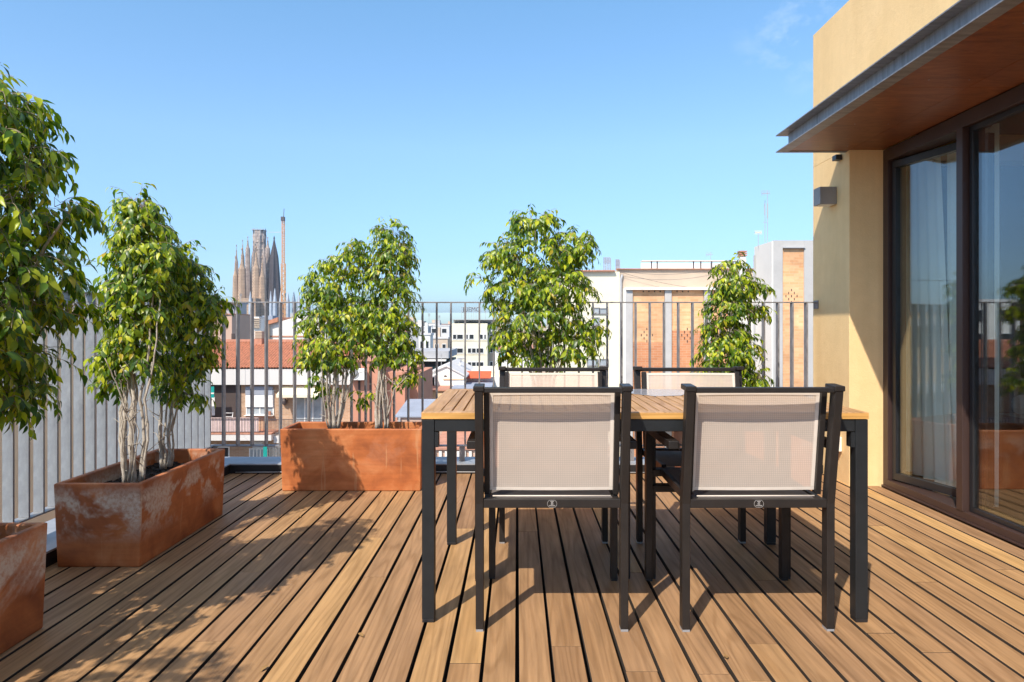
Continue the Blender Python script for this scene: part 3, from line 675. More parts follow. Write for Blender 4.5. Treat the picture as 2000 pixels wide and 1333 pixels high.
def tree(label, base, stems, lobes, nleaf, seed, ln=0.062, sparse=(), depth=0.85, group='potted weeping fig trees'):
    """base: world xyz. stems: list of polylines (world). lobes: (px, py, d, rx, rz) in world units already."""
    random.seed(seed)
    t = thing('potted_tree', label, 'tree', base, 0, group); B = Vector(base)
    tr = MB(); skeleton = []
    for pts, r0, r1 in stems:
        pts = [Vector(p) for p in pts]; fine = []
        for a, b in zip(pts[:-1], pts[1:]):
            for q in range(5): fine.append(a.lerp(b, q / 5) + Vector([random.uniform(-1, 1) * 0.003 for _ in range(3)]))
        fine.append(pts[-1]); n = len(fine)
        rs = [r0 + (r1 - r0) * (i / (n - 1)) ** 0.8 for i in range(n)]
        rs = [r * 0.66 * random.uniform(0.88, 1.14) for r in rs]; rs[0] *= 1.45
        tr.tube([f - B for f in fine], rs, 8); skeleton += [(f, r) for f, r in zip(fine, rs)]
        for q in range(2):      # thin companion stems climbing alongside
            off = Vector((random.uniform(-1, 1) * 0.03, random.uniform(-1, 1) * 0.03, 0)); e = random.randint(int(n * 0.6), n - 1)
            co = [f + off * (0.5 + 1.5 * i / n) + Vector([random.uniform(-1, 1) * 0.004 for _ in range(3)]) for i, f in enumerate(fine[:e])]
            tr.tube([c - B for c in co], [r0 * 0.38 * (1 - 0.6 * i / len(co)) for i in range(len(co))], 6)
        for q in range(6):      # bare twigs on the lower half
            f = fine[random.randint(1, max(2, int(n * 0.55)))]; a_ = random.uniform(0, 2 * pi); l_ = random.uniform(0.04, 0.11)
            d_ = Vector((cos(a_), sin(a_), random.uniform(0.2, 1.2))).normalized()
            p1 = f + d_ * l_ * 0.5 + Vector((0, 0, 0.01)); p2 = f + d_ * l_ + Vector((random.uniform(-0.03, 0.03), random.uniform(-0.03, 0.03), random.uniform(-0.02, 0.04)))
            tr.tube([f - B, p1 - B, p2 - B], [0.0028, 0.0018, 0.0009], 5)
    # foliage anchors
    lf_ = MB(); tw = MB()
    wts = [l[3] * l[5] for l in lobes]; tot = sum(wts)
    per = 9; ncl = int(nleaf * 3.5 / per); ln *= 0.65
    branchpts = list(skeleton)
    anchors = []
    for k in range(ncl):
        r = random.random() * tot
        for l, w in zip(lobes, wts):
            r -= w
            if r <= 0: break
        cx, cy, cz, rx, ry, rz = l
        while True:
            q = Vector([random.uniform(-1, 1) for _ in range(3)])
            if 0.2 < q.length < 1: break
        q = q.normalized() * (q.length ** 0.45)
        kx, ky, kz = [max(0.35, (r_ - 0.05) / r_) for r_ in (rx, ry, rz)]
        anchors.append((Vector((cx + q.x * rx * kx, cy + q.y * ry * ky, cz + q.z * rz * kz)), Vector((q.x, q.y, q.z)), Vector((cx, cy, cz))))
    anchors.sort(key=lambda a: (a[0] - B).length)
    for a, q, c in anchors:
        # attach to nearest branch point that lies lower / inward
        best = None; bd_ = 1e9
        for f, r in branchpts:
            v = a - f; dl = v.length + (0.35 if v.z < 0.01 else 0.0)
            if dl < bd_ and dl > 0.02: bd_ = dl; best = (f, r)
        if best and bd_ < 0.9:
            f, r = best; mid = f.lerp(a, 0.5) + Vector((random.uniform(-1, 1) * 0.012, random.uniform(-1, 1) * 0.012, 0.02 + 0.06 * (a - f).length))
            r2 = min(r * 0.7, 0.0016 + 0.006 * (a - f).length)
            tw.tube([f - B, mid - B, a - B], [r2, r2 * 0.8, 0.0011], 4, cap=False)
            branchpts.append((mid, r2)); branchpts.append((a, 0.0014))
        out = Vector((q.x, q.y, q.z * 0.5 + 0.25)).normalized()
        td = (out + Vector([random.uniform(-0.5, 0.5) for _ in range(3)])).normalized()
        L_ = random.uniform(0.06, 0.12); p = a.copy(); prev = p.copy(); pts = [p.copy()]
        nl = per + random.randint(-2, 2)
        for j in range(nl):
            td = (td + Vector((0, 0, -0.16))).normalized(); p = p + td * (L_ / nl); pts.append(p.copy())
            side = td.cross(Vector((0, 0, 1)))
            if side.length < 1e-3: side = Vector((1, 0, 0))
            side.normalize(); sg = 1 if j % 2 else -1
            ld = (td * 0.35 + side * sg * 0.55 + Vector((0, 0, -0.75)) + Vector([random.uniform(-0.38, 0.38) for _ in range(3)]) + out * 0.30).normalized()
            nr = (out * 0.8 + Vector((0, 0, 0.5)) + Vector([random.uniform(-0.5, 0.5) for _ in range(3)])).normalized()
            l_ = ln * random.choice((0.6, 0.8, 0.95, 1.0, 1.1, 1.3)) * random.uniform(0.88, 1.12)
            leaf(lf_, p - B + ld * 0.006, ld, nr, l_, l_ * random.uniform(0.35, 0.46))
        tw.tube([x - B for x in pts], 0.0010, 3, cap=False)
    tro = tr.build('trunk', M['bark'], t, smooth=True)
    tw.build('branches', M['twig'], t, smooth=True, recalc=False)
    lf_.build('foliage', M['leaf'], t, smooth=True, recalc=False)
    return t

def lobes_px(lst, dflt_d, ry=None):
    out = []
    for l in lst:
        px, py, rx, rz = l[:4]; d = l[4] if len(l) > 4 else dflt_d; s = d / FPX
        out.append((wx(px, d), d, wz(py, d), rx * s, (ry if ry else (rx + rz) * 0.5 * s), rz * s))
    return out
def pt(px, py, d): return (wx(px, d), d, wz(py, d))

# trough by the left fence: two trees
b = (-1.76, 3.14, 0.29)
tree('tall slender tree at the near end of the stained left trough', b,
     [([pt(262, 948, 3.12), pt(255, 860, 3.13), pt(262, 780, 3.15), pt(250, 690, 3.2), pt(262, 560, 3.2), pt(265, 430, 3.2)], 0.020, 0.005),
      ([pt(246, 945, 3.15), pt(240, 860, 3.16), pt(246, 770, 3.2), pt(262, 690, 3.2), pt(240, 600, 3.2)], 0.018, 0.005),
      ([pt(275, 940, 3.12), pt(282, 860, 3.12), pt(274, 780, 3.12), pt(290, 690, 3.12), pt(300, 560, 3.15)], 0.016, 0.005),
      ([pt(252, 940, 3.10), pt(258, 840, 3.08), pt(232, 760, 3.05), pt(205, 700, 3.0)], 0.008, 0.003)],
     lobes_px([(270, 400, 42, 32), (280, 445, 60, 44), (290, 500, 76, 50), (272, 560, 68, 50), (270, 610, 66, 46), (262, 660, 56, 40), (275, 705, 56, 28), (212, 700, 22, 22), (218, 748, 18, 18)], 3.2), 1500, 11)
b = (-1.80, 3.52, 0.29)
tree('leaning bushy tree at the far end of the stained left trough', b,
     [([pt(318, 915, 3.50), pt(312, 850, 3.50), pt(318, 760, 3.52), pt(345, 660, 3.55), pt(350, 560, 3.55)], 0.018, 0.005),
      ([pt(332, 910, 3.50), pt(328, 840, 3.48), pt(345, 740, 3.48), pt(385, 650, 3.45), pt(390, 560, 3.5)], 0.015, 0.005)],
     lobes_px([(340, 505, 44, 38), (360, 545, 50, 42), (372, 600, 52, 44), (372, 655, 50, 44), (350, 705, 44, 32), (335, 750, 26, 22), (392, 690, 26, 32), (422, 590, 22, 30), (372, 770, 18, 18)], 3.5), 1250, 12)
# near left trough: two big trees, mostly outside the picture
b = (-1.84, 2.20, 0.29)
tree('large near tree cut off by the left edge with branches against the sky', b,
     [([(-1.84, 2.20, 0.29), (-1.82, 2.2, 0.7), (-1.78, 2.16, 1.1), (-1.70, 2.15, 1.6)], 0.022, 0.006),
      ([(-1.88, 2.16, 0.29), (-1.90, 2.14, 0.8), (-1.86, 2.12, 1.2), (-1.85, 2.1, 1.7)], 0.020, 0.006),
      ([(-1.80, 2.22, 0.29), (-1.74, 2.20, 0.8), (-1.60, 2.18, 1.15), (-1.42, 2.15, 1.40)], 0.014, 0.005)],
     lobes_px([(-70, 240, 110, 120), (6, 195, 34, 50), (45, 290, 62, 60), (82, 400, 62, 54), (15, 440, 86, 90), (50, 530, 80, 66), (85, 600, 50, 44), (0, 600, 86, 80), (20, 700, 48, 52), (-50, 720, 80, 90), (15, 780, 34, 34), (-110, 500, 110, 160)], 2.1, 0.26) + [(-2.02, 2.32, 1.12, 0.16, 0.20, 0.16), (-1.95, 2.45, 0.95, 0.14, 0.14, 0.12), (-2.05, 2.05, 1.3, 0.2, 0.25, 0.25)], 3500, 13, ln=0.062)  # extra lobes at the end, out of frame, added to shade the stained trough
b = (-1.84, 1.72, 0.29)
tree('large tree standing left of the camera casting dappled shade', b,
     [([(-1.84, 1.72, 0.29), (-1.88, 1.7, 0.8), (-1.85, 1.66, 1.3), (-1.8, 1.6, 1.8)], 0.022, 0.006)],
     [(-1.92, 1.60, 1.25, 0.30, 0.36, 0.40), (-1.95, 1.65, 1.70, 0.26, 0.30, 0.32), (-1.85, 1.60, 0.95, 0.25, 0.3, 0.25)], 1300, 14, ln=0.070)
b = (-1.84, 0.62, 0.29)
tree('tree outside the left of the picture beside the camera', b,
     [([(-1.84, 0.62, 0.29), (-1.86, 0.6, 0.8), (-1.85, 0.6, 1.3), (-1.82, 0.6, 1.8)], 0.022, 0.006)],
     [(-1.85, 0.62, 1.15, 0.36, 0.38, 0.40), (-1.82, 0.58, 1.60, 0.28, 0.32, 0.30)], 1200, 15, ln=0.070)
# orange trough: two trees
b = (wx(652, 4.47), 4.47, 0.32)
tree('shorter tree on the left of the bright orange trough', b,
     [([pt(652, 836, 4.47), pt(650, 790, 4.47), pt(655, 740, 4.47), pt(650, 660, 4.5), pt(665, 560, 4.5), pt(690, 480, 4.5)], 0.026, 0.005),
      ([pt(660, 836, 4.48), pt(668, 780, 4.48), pt(672, 700, 4.5), pt(640, 600, 4.5)], 0.016, 0.004),
      ([pt(645, 836, 4.45), pt(638, 760, 4.42), pt(640, 690, 4.42), pt(615, 610, 4.45)], 0.012, 0.004),
      ([pt(650, 830, 4.5), pt(690, 740, 4.52), pt(700, 670, 4.52)], 0.010, 0.004)],
     lobes_px([(692, 482, 30, 22), (665, 515, 46, 32), (645, 560, 58, 44), (640, 615, 62, 42), (640, 665, 60, 34), (690, 620, 40, 50), (600, 630, 24, 20), (612, 700, 34, 22), (655, 705, 46, 20), (625, 745, 22, 18), (660, 770, 14, 12)], 4.5), 1350, 21, ln=0.060)
b = (wx(742, 4.47), 4.47, 0.32)
tree('taller tree on the right of the bright orange trough', b,
     [([pt(736, 836, 4.46), pt(734, 790, 4.46), pt(742, 720, 4.46), pt(748, 640, 4.5), pt(760, 540, 4.5), pt(768, 450, 4.5)], 0.020, 0.005),
      ([pt(755, 836, 4.47), pt(752, 780, 4.47), pt(745, 700, 4.5), pt(735, 620, 4.5)], 0.018, 0.005),
      ([pt(745, 836, 4.48), pt(744, 770, 4.5), pt(760, 690, 4.5), pt(790, 600, 4.5)], 0.012, 0.004),
      ([pt(757, 815, 4.45), pt(770, 760, 4.42), pt(795, 735, 4.40)], 0.006, 0.003)],
     lobes_px([(765, 452, 34, 24), (768, 490, 48, 32), (758, 535, 56, 40), (762, 590, 58, 42), (768, 645, 54, 38), (740, 680, 50, 32), (790, 690, 32, 26), (725, 620, 36, 44), (795, 735, 24, 14), (715, 775, 14, 12)], 4.5), 1450, 22, ln=0.060)
# round tree behind the left far chair
b = (wx(1064, 4.52), 4.52, 0.31)
st = []
for (x1, y1, x2, y2) in ((1000, 640, 950, 560), (1025, 620, 1000, 500), (1050, 610, 1045, 450), (1075, 620, 1085, 470), (1100, 630, 1120, 500), (1120, 660, 1165, 610), (1040, 650, 985, 520)):
    st.append(([pt(1062 + (x1 - 1062) * 0.1, 860, 4.52), pt(1062 + (x1 - 1062) * 0.35, 740, 4.52 + random.uniform(-0.05, 0.05)), pt(x1, y1, 4.5), pt(x2, y2, 4.5)], 0.016, 0.004))
tree('broad rounded tree growing behind the left far chair', b, st,
     lobes_px([(1045, 432, 54, 28), (1120, 478, 50, 38), (975, 490, 38, 34), (1050, 500, 84, 52), (1010, 560, 66, 52), (1090, 560, 78, 54), (1050, 620, 94, 50), (1000, 660, 40, 32), (1110, 670, 66, 34), (1160, 635, 24, 22), (930, 540, 18, 14), (1000, 690, 20, 16), (1045, 690, 40, 18)], 4.5), 2500, 23, ln=0.064)
b = (wx(1425, 4.54), 4.54, 0.31)
tree('smallest narrow tree growing in front of the brick building', b,
     [([pt(1425, 860, 4.54), pt(1420, 760, 4.54), pt(1425, 640, 4.5), pt(1435, 520, 4.5)], 0.018, 0.004), ([pt(1430, 860, 4.54), pt(1445, 760, 4.54), pt(1460, 660, 4.5), pt(1465, 560, 4.5)], 0.014, 0.004), ([pt(1422, 860, 4.54), pt(1405, 760, 4.54), pt(1395, 680, 4.5)], 0.012, 0.004)],
     lobes_px([(1430, 520, 34, 20), (1438, 555, 46, 32), (1425, 600, 50, 36), (1415, 645, 48, 36), (1410, 690, 52, 34), (1450, 680, 36, 34), (1480, 735, 18, 22), (1378, 728, 26, 18), (1425, 735, 44, 26), (1480, 600, 16, 14), (1485, 560, 12, 10)], 4.5), 1500, 24, ln=0.060)

random.seed(99)
for (px, py, lab) in ((523, 1303, 'dry brown leaf caught in a deck gap at the bottom left'), (700, 1240, 'small dry leaf lying on the deck in front of the orange trough'), (1420, 1290, 'small dry leaf lying on the deck in front of the right near chair'), (585, 1010, 'small dry leaf lying on the deck beside the orange trough')):
    dd3 = EYE * FPX / (py - VY); m = MB(); leaf(m, Vector((0, 0, 0.004)), Vector((random.uniform(-1, 1), random.uniform(-1, 1), 0.05)), Vector((0, 0, 1)), 0.035, 0.016)
    for k in range(1): m.v = [(x, y, abs(z) + 0.002) for x, y, z in m.v]
    o = m.build('fallen_leaf', M['dry'] if 'dry' in M else M.setdefault('dry', plain('dry_leaf', (0.30, 0.17, 0.06), 0.8)), smooth=True, recalc=False); o.location = (wx(px, dd3), dd3, 0.0); tag(o, lab, 'leaf', 'dry leaves on the deck')
#======================================================================= TABLE
random.seed(5)
tb = thing('dining_table', 'slatted wooden dining table on a black steel frame', 'table', (0.4525, 2.866, 0))
TW, TD = 1.583 / 2, 0.905 / 2
for sx in (-1, 1):
    for sy in (-1, 1):
        cx, cy = sx * (TW - 0.024), sy * (TD - 0.024)
        MB().box((cx - 0.022, cy - 0.022, 0.012), (cx + 0.022, cy + 0.022, 0.719)).build('leg', M['table_frame'], tb, bevel=0.002)
        MB().box((cx - 0.021, cy - 0.021, 0.0), (cx + 0.021, cy + 0.021, 0.0119)).build('foot_cap', M['black_sash'], tb, bevel=0.001)
        MB().box((cx - sx * 0.036, cy - 0.018, 0.620), (cx - sx * 0.0225, cy + 0.018, 0.674)).build('bracket', M['table_frame'], tb)
ap = MB(); a = TW - 0.047
for sy in (-1, 1): ap.box((-a, sy * (TD - 0.024) - 0.020, 0.676), (a, sy * (TD - 0.024) + 0.020, 0.719))
for sx in (-1, 1): ap.box((sx * (TW - 0.024) - 0.020, -(TD - 0.047), 0.676), (sx * (TW - 0.024) + 0.020, TD - 0.047, 0.719))
ap.box((-0.02, -(TD - 0.05), 0.69), (0.02, TD - 0.05, 0.718))
ap.build('apron', M['table_frame'], tb, bevel=0.002)
tp = MB(); z0, z1 = 0.7205, 0.744; BW = 0.062
tp.box((-TW, -TD, z0), (TW, -TD + 0.052, z1)); tp.box((-TW, TD - 0.052, z0), (TW, TD, z1))
tp.box((-TW, -TD + 0.0522, z0), (-TW + BW, TD - 0.0522, z1)); tp.box((TW - BW, -TD + 0.0522, z0), (TW, TD - 0.0522, z1))
n = 35; span = 2 * (TW - BW); pitch = span / n
for k in range(n):
    x0 = -TW + BW + k * pitch + 0.0030; x1 = x0 + pitch - 0.0060
    tp.box((x0, -TD + 0.0522, z0 + 0.001), (x1, TD - 0.0522, z1 - 0.0006 * random.random()))
tp.build('tabletop', M['table_wood'], tb, bevel=0.0016)
eg = MB(); eg.box((-TW + 0.001, -TD - 0.0006, z0 + 0.0005), (TW - 0.001, -TD - 0.0001, z1 - 0.003)); eg.build('front_edge', M['table_edge'], tb)
# flat grey sheet on the back middle of the table
sh = MB(); poly = [(0.515, 3.08), (0.60, 2.96), (0.72, 2.99), (0.78, 3.10), (0.82, 3.27), (0.60, 3.295), (0.44, 3.25), (0.43, 3.12)]
sh.prism(poly, 0.7448, 0.7462, axis='Z')
tag(sh.build('sheet', plain('grey_glossy_sheet', (0.33, 0.33, 0.36), 0.18, 0, 0.2, 9)), 'flat glossy grey sheet lying on the back middle of the table', 'sheet')

#======================================================================= CHAIRS (local: faces +Y, back at y = 0)
def make_chair():
    t = thing('armchair', 'x', 'chair')
    P = [(0.012, 0.0), (0.006, 0.44), (-0.052, 0.842)]     # (y, z) along the rear leg
    for s in (-1, 1):
        x = s * 0.249
        m = MB(); w, dp = 0.0135, 0.021
        rings = []
        for (y, z) in [(0.012, 0.008), (0.010, 0.44), (-0.052, 0.832)]:
            rings.append([(x - w, y - dp, z), (x + w, y - dp, z), (x + w, y + dp, z), (x - w, y + dp, z)])
        vs = [v for r in rings for v in r]
        fs = [(3, 2, 1, 0), (8, 9, 10, 11)] + [(q*4+k, q*4+(k+1)%4, (q+1)*4+(k+1)%4, (q+1)*4+k) for q in range(2) for k in range(4)]
        m.add(vs, fs); lg = m.build('leg', M['frame'], t, bevel=0.002)
        MB().box((x - 0.0125, -0.008, 0.0), (x + 0.0125, 0.031, 0.0075)).build('foot_cap', M['alu'], lg)
        # front leg carries the armrest
        xf = s * 0.280
        m = MB(); m.box((xf - 0.0135, 0.455, 0.008), (xf + 0.0135, 0.495, 0.6165)); lg = m.build('leg', M['frame'], t, bevel=0.002)
        MB().box((xf - 0.0125, 0.458, 0.0), (xf + 0.0125, 0.492, 0.0075)).build('foot_cap', M['black_sash'], lg)
        m = MB(); m.box((xf - 0.017, 0.045, 0.617), (xf + 0.021, 0.505, 0.646)); am = m.build('armrest', M['frame'], t, bevel=0.003)
        MB().box((min(s * 0.2635, s * 0.2655), 0.02, 0.62), (max(s * 0.2635, s * 0.2655), 0.06, 0.643)).build('arm_joint', M['frame'], am)
        # inner upright tube that holds the fabric
        MB().beam((s * 0.2255, 0.050, 0.462), (s * 0.2255, 0.000, 0.826), 0.019, 0.030, up=(0, 1, 0)).build('back_tube', M['frame'], t, bevel=0.0015)
        # seat side rail
        MB().beam((s * 0.2245, 0.02, 0.437), (s * 0.2245, 0.454, 0.452), 0.020, 0.030).build('seat_rail', M['frame'], t, bevel=0.0015)
        for zz in (0.50, 0.76):
            yy = 0.006 - (zz - 0.462) / 0.364 * 0.052
    m = MB(); m.beam((-0.262, -0.054, 0.8345), (0.262, -0.054, 0.8345), 0.030, 0.018); tr_ = m.build('top_rail', M['frame'], t, bevel=0.003)
    for s in (-1, 1):
        Mx = Matrix.Translation((s * 0.249, -0.05, 0.843)) @ Matrix.Rotation(R(3), 4, 'X')
        MB().box((-0.018, -0.026, -0.011), (0.018, 0.048, 0.007), M=Mx).build('end_cap', M['frame'], tr_, bevel=0.003)
    MB().box((-0.2354, -0.010, 0.425), (0.2354, 0.016, 0.455)).build('crossbar', M['frame'], t, bevel=0.002)
    MB().box((-0.2660, 0.462, 0.365), (0.2660, 0.488, 0.392)).build('stretcher', M['frame'], t, bevel=0.002)
    MB().box((-0.2660, 0.462, 0.430), (0.2660, 0.488, 0.458)).build('front_rail', M['frame'], t, bevel=0.002)
    # seat sling
    m = MB(); vs = []; nx, ny = 8, 8
    for j in range(ny + 1):
        for i in range(nx + 1):
            u, v = i / nx, j / ny
            vs.append((-0.214 + 0.428 * u, 0.022 + 0.438 * v, 0.446 + 0.014 * v - 0.012 * sin(pi * u) * sin(pi * v)))
    m.add(vs, [(j*(nx+1)+i, j*(nx+1)+i+1, (j+1)*(nx+1)+i+1, (j+1)*(nx+1)+i) for j in range(ny) for i in range(nx)])
    se = m.build('seat', M['seatmesh'], t, smooth=True, recalc=False)
    MB().tube([(-0.205, 0.020, 0.4595), (0.205, 0.020, 0.4595)], 0.0026, 6).build('piping', M['hem'], se, smooth=True)
    # back sling
    m = MB(); vs = []; nx, ny = 10, 10
    def bp(u, v, off=0.0):
        z = 0.474 + 0.346 * v; y = 0.052 - (z - 0.462) / 0.364 * 0.050 + 0.0045 * sin(pi * u) * (0.5 + 0.5 * v) + off
        return (-0.2155 + 0.431 * u, y, z + 0.002 * sin(pi * u) * (1 if v > 0.5 else -1))
    for j in range(ny + 1):
        for i in range(nx + 1): vs.append(bp(i / nx, j / ny))
    m.add(vs, [(j*(nx+1)+i, j*(nx+1)+i+1, (j+1)*(nx+1)+i+1, (j+1)*(nx+1)+i) for j in range(ny) for i in range(nx)])
    bk = m.build('backrest', M['mesh'], t, smooth=True, recalc=False)
    m = MB()
    def strip(u0, u1, v0, v1):
        for off in (-0.0022, 0.0022):
            q = []; n_ = 10
            for i in range(n_ + 1): q.append(bp(u0 + (u1 - u0) * i / n_, v0, off))
            for i in range(n_ + 1): q.append(bp(u0 + (u1 - u0) * i / n_, v1, off))
            m.add(q, [(i, i + 1, n_ + 2 + i, n_ + 1 + i) for i in range(n_)])
    strip(0.0, 1.0, 0.0, 0.032); strip(0.0, 1.0, 0.972, 1.0); strip(0.0, 0.028, 0.033, 0.971); strip(0.972, 1.0, 0.033, 0.971)
    m.build('hem', M['hem'], bk, smooth=False, recalc=False)
    # badge
    g = MB(); cy, cz = -0.0108, 0.440; W2, H2 = 0.0165, 0.0120
    oct_ = [(-W2, 0), (-W2 * 0.93, H2 * 0.45), (-W2 * 0.6, H2), (W2 * 0.6, H2), (W2 * 0.93, H2 * 0.45), (W2, 0), (W2 * 0.93, -H2 * 0.45), (W2 * 0.6, -H2), (-W2 * 0.6, -H2), (-W2 * 0.93, -H2 * 0.45)]
    for i in range(len(oct_)):
        a_, b_ = oct_[i], oct_[(i + 1) % len(oct_)]
        g.beam((a_[0], cy, cz + a_[1]), (b_[0], cy, cz + b_[1]), 0.0010, 0.0012, up=(0, 1, 0))
    for (ax, az, bx, bz) in ((-0.006, 0.009, 0.004, -0.001), (0.006, 0.009, -0.004, -0.001), (-0.002, 0.010, 0.0, 0.002), (0.002, 0.010, 0.0, 0.002), (-0.004, -0.002, 0.004, -0.002)):
        g.beam((ax, cy, cz + az), (bx, cy, cz + bz), 0.0018, 0.0012, up=(0, 1, 0))
    for i in range(6): g.box((-0.0105 + i * 0.0036, cy - 0.0006, cz - 0.0080), (-0.0079 + i * 0.0036, cy + 0.0006, cz - 0.0050))
    g.build('badge', M['badge'], t)
    return t
CG = 'mesh armchairs around the table'
c0 = make_chair()
chairs = [(0.120, 2.352, 0.0, 'left of the two nearest chairs, seen from behind with its pale mesh back', c0),
          (0.829, 2.352, R(0.6), 'right of the two nearest chairs, next to the window with its pale mesh back', None),
          (0.176, 3.325, pi, 'far chair on the left, behind the table below the round tree', None),
          (0.842, 3.325, pi, 'far chair on the right, behind the table below the smallest tree', None)]
for (x, y, rz, lab, o) in chairs:
    if o is None: o = copy_tree(c0)
    o.location = (x, y, 0.0); o.rotation_euler = (0, 0, rz); tag(o, lab, 'chair', CG)

#======================================================================= CITY
def window(parent, x0, x1, z0, z1, y, frame='winframe', pane='darkglass', mull=1, t=0.06, trans=0, proud=0.05):
    """y: the wall surface (facing -Y)."""
    f = MB(); w = x1 - x0
    f.box((x0 - t, y - proud, z0 - t), (x1 + t, y - 0.001, z0)); f.box((x0 - t, y - proud, z1), (x1 + t, y - 0.001, z1 + t))
    f.box((x0 - t, y - proud, z0), (x0, y - 0.001, z1)); f.box((x1, y - proud, z0), (x1 + t, y - 0.001, z1))
    for k in range(mull):
        x = x0 + w * (k + 1) / (mull + 1); f.box((x - t / 2, y - proud, z0), (x + t / 2, y - 0.001, z1))
    fo = f.build('window', M[frame], parent)
    MB().box((x0, y - 0.03, z0), (x1, y - 0.002, z1)).build('pane', M[pane], fo)
    return fo

class B:
    """a building whose parts are given in world coordinates and stored relative to its base"""
    def __init__(s, name, label, cat, x, y, z, group=None):
        s.o = thing(name, label, cat, (x, y, z), 0, group); s.c = (x, y, z)
    def part(s, mb, name, mat, parent=None, **k):
        cx, cy, cz = s.c; mb.v = [(x - cx, y - cy, z - cz) for x, y, z in mb.v]
        return mb.build(name, mat if not isinstance(mat, str) else M[mat], parent or s.o, **k)
    def win(s, x0, x1, z0, z1, y, **k):
        cx, cy, cz = s.c
        return window(s.o, x0 - cx, x1 - cx, z0 - cz, z1 - cz, y - cy, **k)
G = -21.0
def bk(px, d, dep): return (px - VX) / FPX * (d + dep)      # right edge so that the rear corner lines up at px

# ---- brown brick apartment house with a tiled roof, across the street (left)
d = 35.0
X0, X1 = -30.0, wx(684, d)
A = B('apartment_house', 'brown brick apartment house with orange tiled roof and awnings', 'apartment house', -15, d, G)
zr, zf = wz(720, d), wz(752, d)
A.part(MB().box((X0, d + 0.02, G), (X1, d + 9, zf)), 'wall', 'brick_brown')
A.part(MB().box((X0 - 0.2, d - 0.36, wz(752, d - 0.36)), (X1 + 0.2, d + 9.0, wz(720.5, d - 0.36) - 0.02)), 'eaves_slab', 'slab')
jn = MB()
for k in range(22): jn.box((X0 + 1.2 * k + 0.6, d - 0.366, zf + 0.03), (X0 + 1.2 * k + 0.62, d - 0.3602, zr - 0.05))
A.part(jn, 'panel_joint', 'grey_wall')
rf = MB(); pit = 0.15; nn = int((X1 - X0 + 0.4) / pit); vs = []; y0r, y1r = d - 0.42, d + 3.5; z0r = wz(720, d - 0.42); slope = math.tan(R(17.5))
seg = 8
for i in range(nn * seg + 1):
    x = X0 - 0.2 + i * pit / seg; h = 0.07 * abs(sin(pi * i / seg)) 
    vs += [(x, y0r, z0r + h), (x, y1r, z0r + (y1r - y0r) * slope + h)]
rf.add(vs, [(2*i, 2*i+2, 2*i+3, 2*i+1) for i in range(nn * seg)])
zt = z0r + (y1r - y0r) * slope
rf.add([(X0 - 0.2, y1r, zt), (X1 + 0.2, y1r, zt), (X1 + 0.2, d + 8.8, z0r), (X0 - 0.2, d + 8.8, z0r)], [(0, 1, 2, 3)])
rf.add([(X1 + 0.2, y0r, z0r), (X1 + 0.2, y1r, zt), (X1 + 0.2, d + 8.8, z0r)], [(0, 1, 2)])
roof = A.part(rf, 'roof', 'tile', recalc=False)
A.part(MB().box((X0 - 0.2, y1r - 0.12, zt + 0.03), (X1 + 0.2, y1r + 0.12, zt + 0.16)), 'ridge', 'coping', roof)
ch = MB(); cx0, cx1 = wx(495, 38), wx(511, 38); ch.box((cx0, 38.0, zt - 0.8), (cx1, 38.8, wz(662, 38))); 
A.part(ch, 'chimney', 'coping', roof)
cp = MB()
for k in range(5): cp.box((cx0 + 0.02, 37.98, wz(661 - k * 3, 38)), (cx1 + 0.02, 38.82, wz(661 - k * 3, 38) + 0.05))
cp.box((cx0 + 0.08, 38.05, wz(662, 38)), (cx1 - 0.05, 38.75, wz(647, 38)))
A.part(cp, 'chimney_pot', 'beige_wall', roof)
# upper storey
yw = d + 0.02
zc, zfl = wz(752, d), wz(846, d)       # ceiling / balcony floor
A.part(MB().box((wx(395, d), d - 0.0, zfl + 0.3), (wx(471, d), d + 0.018, zc)), 'balcony_recess', 'dark')
A.part(MB().box((wx(414, d), d - 0.03, zfl + 0.9), (wx(420, d), d - 0.002, wz(776, d))), 'door', 'winframe')
f_ = A.win(wx(483, d), wx(533, d), wz(809, d), wz(764, d), d + 0.02, mull=1, pane='lightpane')
A.part(MB().box((wx(481, d), d - 0.10, wz(795, d)), (wx(534, d), d - 0.055, wz(771, d))), 'shutter', 'shutter', f_)
f_.children and None
A.part(MB().box((wx(481, d), d - 0.12, wz(771, d)), (wx(534, d), d - 0.05, wz(755, d))), 'shutter_box', 'bluegrey')
A.part(MB().box((wx(479, d), d - 0.22, wz(811, d)), (wx(536, d), d + 0.0, wz(809, d) - 0.07)), 'sill', 'white_wall')
A.part(MB().box((wx(527, d), d - 0.2, wz(809, d) - 0.06), (wx(531, d), d - 0.1, wz(803, d))), 'flower_pot', 'coping')
A.win(wx(580, d), wx(627, d), wz(846, d) + 0.05, wz(768, d), d + 0.02, mull=2, pane='lightpane')
aw = MB(); aw.prism([(d - 0.05, wz(756, d)), (d - 0.9, wz(772, d - .9)), (d - 0.9, wz(777, d - .9)), (d - 0.92, wz(777, d - .9)), (d - 0.92, wz(772, d - .9) + 0.01), (d - 0.05, wz(756, d) + 0.03)], wx(552, d), wx(632, d), axis='X')
A.part(aw, 'awning', 'cream_awning')
tw_ = MB(); tw_.box((wx(396, d), d - 0.94, wz(777, d - .9)), (wx(434, d), d - 0.90, wz(768, d - .9)), M['teal']); tw_.box((wx(396, d), d - 0.945, wz(769.8, d - .9)), (wx(434, d), d - 0.90, wz(767.2, d - .9)), M['white_wall']); tw_.box((wx(396, d), d - 0.94, wz(767, d - .9)), (wx(434, d), d - 0.90, wz(755.5, d - .9)), M['teal'])
A.part(tw_, 'awning', 'teal')
